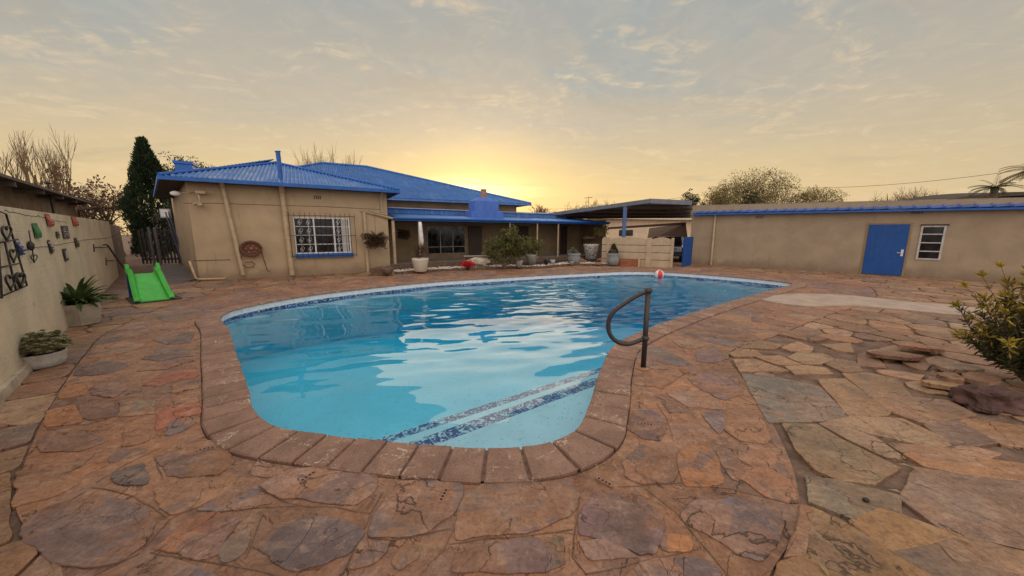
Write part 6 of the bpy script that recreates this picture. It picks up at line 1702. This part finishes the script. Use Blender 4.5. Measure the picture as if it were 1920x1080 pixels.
# ================================================================== pool rail, ball, debris
x, y = G(1206, 690, .0); Yp = y; t = thing('pool_handrail', 'dark hammered steel looped handrail at the pool entry steps', 'handrail', (x, y, 0))
def RL(px, py, dy=0): p_ = at(px, py, Yp+dy); return Vector((p_.x-x, p_.y-y, p_.z))
topz = RL(1212.5, 545).z; midz = RL(1209, 634).z
PX = RL(1209, 634).x
mb = MB(); mb.tube([(0, 0, -.02), (0, 0, topz)], .030, 16); mb.build('post', pipepaint, t, smooth=True)
mb = MB(); sphere(mb, (0, 0, topz), .047, 16, 10, (1, 1, .85)); mb.build('ball_joint', pipepaint, t, smooth=True)
mb = MB(); sphere(mb, (0, 0, midz), .045, 16, 10, (1, 1, .85)); mb.build('ball_joint', pipepaint, t, smooth=True)
loop = [(1212, 544), (1195, 554), (1165, 573), (1152, 583), (1145, 592), (1141, 605), (1141, 618), (1145, 629), (1152, 637), (1163, 643), (1178, 645), (1192, 641), (1207, 633)]
LP = []
for i, q in enumerate(loop):
    dy = -.02*0; v = RL(*q); LP.append((v.x, v.y, v.z))
LP[0] = (0, 0, topz); LP[-1] = (0, 0, midz)
c2 = catmull([(a, b_) for a, _, b_ in LP], .015, closed=False)
mb = MB(); mb.tube([(q.x, 0, q.y) for q in c2], .026, 14); mb.build('loop_rail', pipepaint, t, smooth=True)
# broken stone patch at the foot of the post
mb = MB(); sphere(mb, (0, 0, .0), .075, 12, 6, (1.2, 1, .22), .3, 2); mb.build('footing', mortar, t)
# beach ball
x, y = G(1234, 515, WZ+.1); t = thing('beach_ball', 'red and white panelled beach ball floating at the far side of the pool', 'ball', (x, y-.1, WZ+.12), 0)
def ballm(g, oc, c):
    s_ = g.n('ShaderNodeSeparateXYZ'); g.put(s_.inputs[0], oc); a = g.m('ARCTAN2', s_.outputs[1], s_.outputs[0]); f = g.m('FRACT', g.m('ADD', g.m('DIVIDE', a, 2*math.pi), .19)); k_ = g.m('MULTIPLY', f, 3); return g.mix(g.m('GREATER_THAN', g.m('FRACT', k_), .5), (.66, .60, .58), (.62, .035, .03))
mb = MB(); sphere(mb, (0, 0, 0), .185, 36, 20); o = mb.build('ball_skin', mat('beach_ball_vinyl', (.6, .6, .6), .35, .0, 3, 0, extra=ballm), t, smooth=True); 
mb = MB(); sphere(mb, (0, 0, .18), .03, 10, 6); mb.build('valve', white_frame, t, smooth=True)
# perforated brick vents set in the paving near the pool
bv = random.Random(2); vsm = mat('pinkish_weep_brick', (.30, .155, .11), .85, .2, 14, .3); holem = mat('vent_hole_black', (.012, .008, .007), 1)
W_L = ['small perforated brick set left of the pool corner', 'small perforated brick below the left end of the near coping', 'small perforated brick in the large dark stone below the coping', 'small perforated brick below the right coping corner', 'small perforated brick in the grey stone right of the coping']
for (px, py, ang), lab in zip(((388, 843, .35), (578, 895, 1.15), (832, 930, 1.35), (1133, 905, -.75), (1212, 797, -.25)), W_L):
    x, y = G(px, py); t = thing('perforated_brick', lab, 'brick', (x, y, .004), ang, 'perforated bricks set in the pool apron')
    mb = MB(); mb.box((-.058, -.014, -.02), (.058, .014, .006)); mb.build('brick_face', vsm, t, bevel=.002); mb = MB()
    for k in range(4): mb.box((-.045+k*.025, -.007, .003), (-.045+k*.025+.013, .007, .0075))
    mb.build('hole_row', holem, t)
# fallen leaves
lfm = mat('fallen_leaf_tan', (.36, .26, .12), .7, .2, 20, 0, tr=.1)
for k, (px, py, a, lab) in enumerate(((1693, 873, -.6, 'curled tan leaf in the joint, left one of a pair'), (1710, 878, -1.3, 'curled tan leaf in the joint, right one of a pair'), (1677, 922, -.7, 'tan leaf lying just below the pair of leaves'), (1805, 1015, -1.0, 'tan leaf lying alone on the lower right flagstone'), (1547, 1073, 1.4, 'tan leaf lying at the bottom edge on the flagstones'))):
    x, y = G(px, py, .01); mb = MB(); leaf(mb, Vector((-.03, 0, .006)), Vector((1, 0, .1)), Vector((0, 0, 1)), .075, .022, .35); o = mb.build('fallen_leaf', lfm, None, (x, y, .006), a); tag(o, lab, 'leaf', 'fallen leaves on the flagstones')
x, y = G(1623, 939, .01); mb = MB(); sphere(mb, (0, 0, .012), .016, 8, 6, (1.2, .9, .8)); tag(mb.build('seed_pod', iron, None, (x, y, .005)), 'small dark seed pod on the grey flagstone', 'seed pod')

# ================================================================== right corner shrub, boulder, loose slabs
x, y = G(1870, 772); t = thing('boulder', 'dark reddish brown boulder at the right edge by the shrub', 'boulder', (x+.08, y+.12, 0)); mb = MB(); sphere(mb, (0, 0, .035), .22, 34, 22, (1.15, .75, .60), .55, 6)
mb.v = [(a*(1+.10*mnoise.noise(Vector((a, b2_, c))*14)+.07*round(3*mnoise.noise(Vector((a, b2_, c))*6))/3), b2_, c*(1+.12*mnoise.noise(Vector((c, a, b2_))*11))) for a, b2_, c in mb.v]
mb.build('rock_body', mat('dark_red_rock', (.075, .036, .028), .85, .3, 4, .6, 20, col2=(.14, .075, .06)), t)
sl = [((1742, 722), .26, .09, -.28, (.40, .27, .15), 'long narrow tan slab lying loose left of the boulder'), ((1770, 690), .26, .16, .1, (.36, .28, .21), 'pale loose slab tilted behind the narrow tan slab'), ((1650, 668), .30, .14, -.2, (.22, .10, .06), 'red brown loose slab sunk among broken paving'), ((1810, 712), .22, .14, .5, (.24, .15, .10), 'brown broken slab just behind the boulder'), ((1700, 655), .28, .15, -.35, (.27, .13, .08), 'red brown raised slab behind the sunken slab'), ((1760, 712), .16, .10, .3, (.25, .14, .09), 'small chunky brown slab between pale slab and narrow slab')]
for k, ((px, py), a_, b2, ang, c_, lab) in enumerate(sl):
    x, y = G(px, py, .05); r_ = random.Random(90+k); P_ = []
    for i in range(7): q = i/7*6.283+r_.uniform(-.25, .25); P_.append(Vector((a_*math.cos(q)*r_.uniform(.8, 1.1), b2*math.sin(q)*r_.uniform(.8, 1.1))))
    mb = MB(); cols = []; add_stone(mb, cols, P_, 0, .045, c_, .008, 0, .005, (0, 0), k*1.7, .04)
    o = mb.build('loose_slab', stone_out, None, (x+a_*.7, y, .018+.008*k), ang, cols=cols); o.rotation_euler = (r_.uniform(-.08, .08), r_.uniform(-.06, .06), ang); tag(o, lab, 'stone slab')
bx, by = 4.62, 2.95
x, y = G(1925, 728); t = thing('yellow_tipped_shrub', 'tall leafy shrub with yellow and orange tips at the right edge by the boulder', 'shrub', (x+.12, y+.1, 0)); r_ = random.Random(91)
mb = MB(); lf_ = MB(); lo = MB(); ly = MB()
Hs = 1.15
for s_ in range(60):
    a = r_.uniform(0, 6.28); e = r_.uniform(.25, 1.45); hh_ = Hs*r_.uniform(.55, 1.0); d = Vector((math.cos(a)*math.cos(e)*1.0, math.sin(a)*math.cos(e), math.sin(e))); q = Vector((d.x*.05, d.y*.05, r_.uniform(.0, .25))); pts = [q.copy()]; n_ = 9
    Ls = hh_*(.5+.45*math.sin(e))
    for i in range(n_): d = (d+Vector((0, 0, .07))+rv_(r_)*.12).normalized(); q = q+d*Ls/n_; pts.append(q.copy())
    mb.tube(pts, [.010*(1-.07*i) for i in range(n_+1)], 4, caps=False)
    for i in range(2, n_+1):
        for k in range(15):
            p_ = pts[i-1].lerp(pts[i], r_.random()); dd2 = (pts[i]-pts[i-1]).normalized()*.7+rv_(r_).normalized()*.9
            tgt = lf_ if i < n_-1 or r_.random() < .5 else ly
            leaf(tgt, p_, dd2, rv_(r_), r_.uniform(.05, .12), r_.uniform(.012, .024))
    for k in range(7):
        dd2 = (pts[-1]-pts[-2]).normalized()*.8+rv_(r_).normalized(); leaf(lo if (r_.random() < .30 and pts[-1].z > 1.0) else ly, pts[-1], dd2, rv_(r_), r_.uniform(.06, .10), .026)
mb.build('stems', bark, t); lf_.build('leaves', leafm('shrub_leaf', (.055, .058, .020), .5, 6), t); ly.build('yellow_tips', leaf_yell, t); lo.build('orange_tips', leaf_orange, t)
# straggling twig reaching left
mb = MB(); r_ = random.Random(92); tw = MB()
for (px, py) in ((1812, 540), (1800, 575), (1845, 520), (1830, 600), (1880, 500)):
    e_ = at(px, py, y+.25)-Vector((x+.12, y+.1, 0)); s_ = Vector((-.05, 0, .35)); pts = [s_.lerp(e_, i/6)+rv_(r_)*.012 for i in range(7)]; tw.tube(pts, [.007-.0008*i for i in range(7)], 4)
    for i in range(2, 7):
        for k in range(6): leaf(mb, pts[i], rv_(r_)+(pts[i]-pts[i-1]).normalized(), rv_(r_), .06, .018)
    for k in range(7): leaf(mb, pts[-1], rv_(r_)+(pts[-1]-pts[-2]).normalized(), rv_(r_), .085, .024)
tw.build('twigs', bark, t); mb.build('yellow_tips', leaf_yell, t)
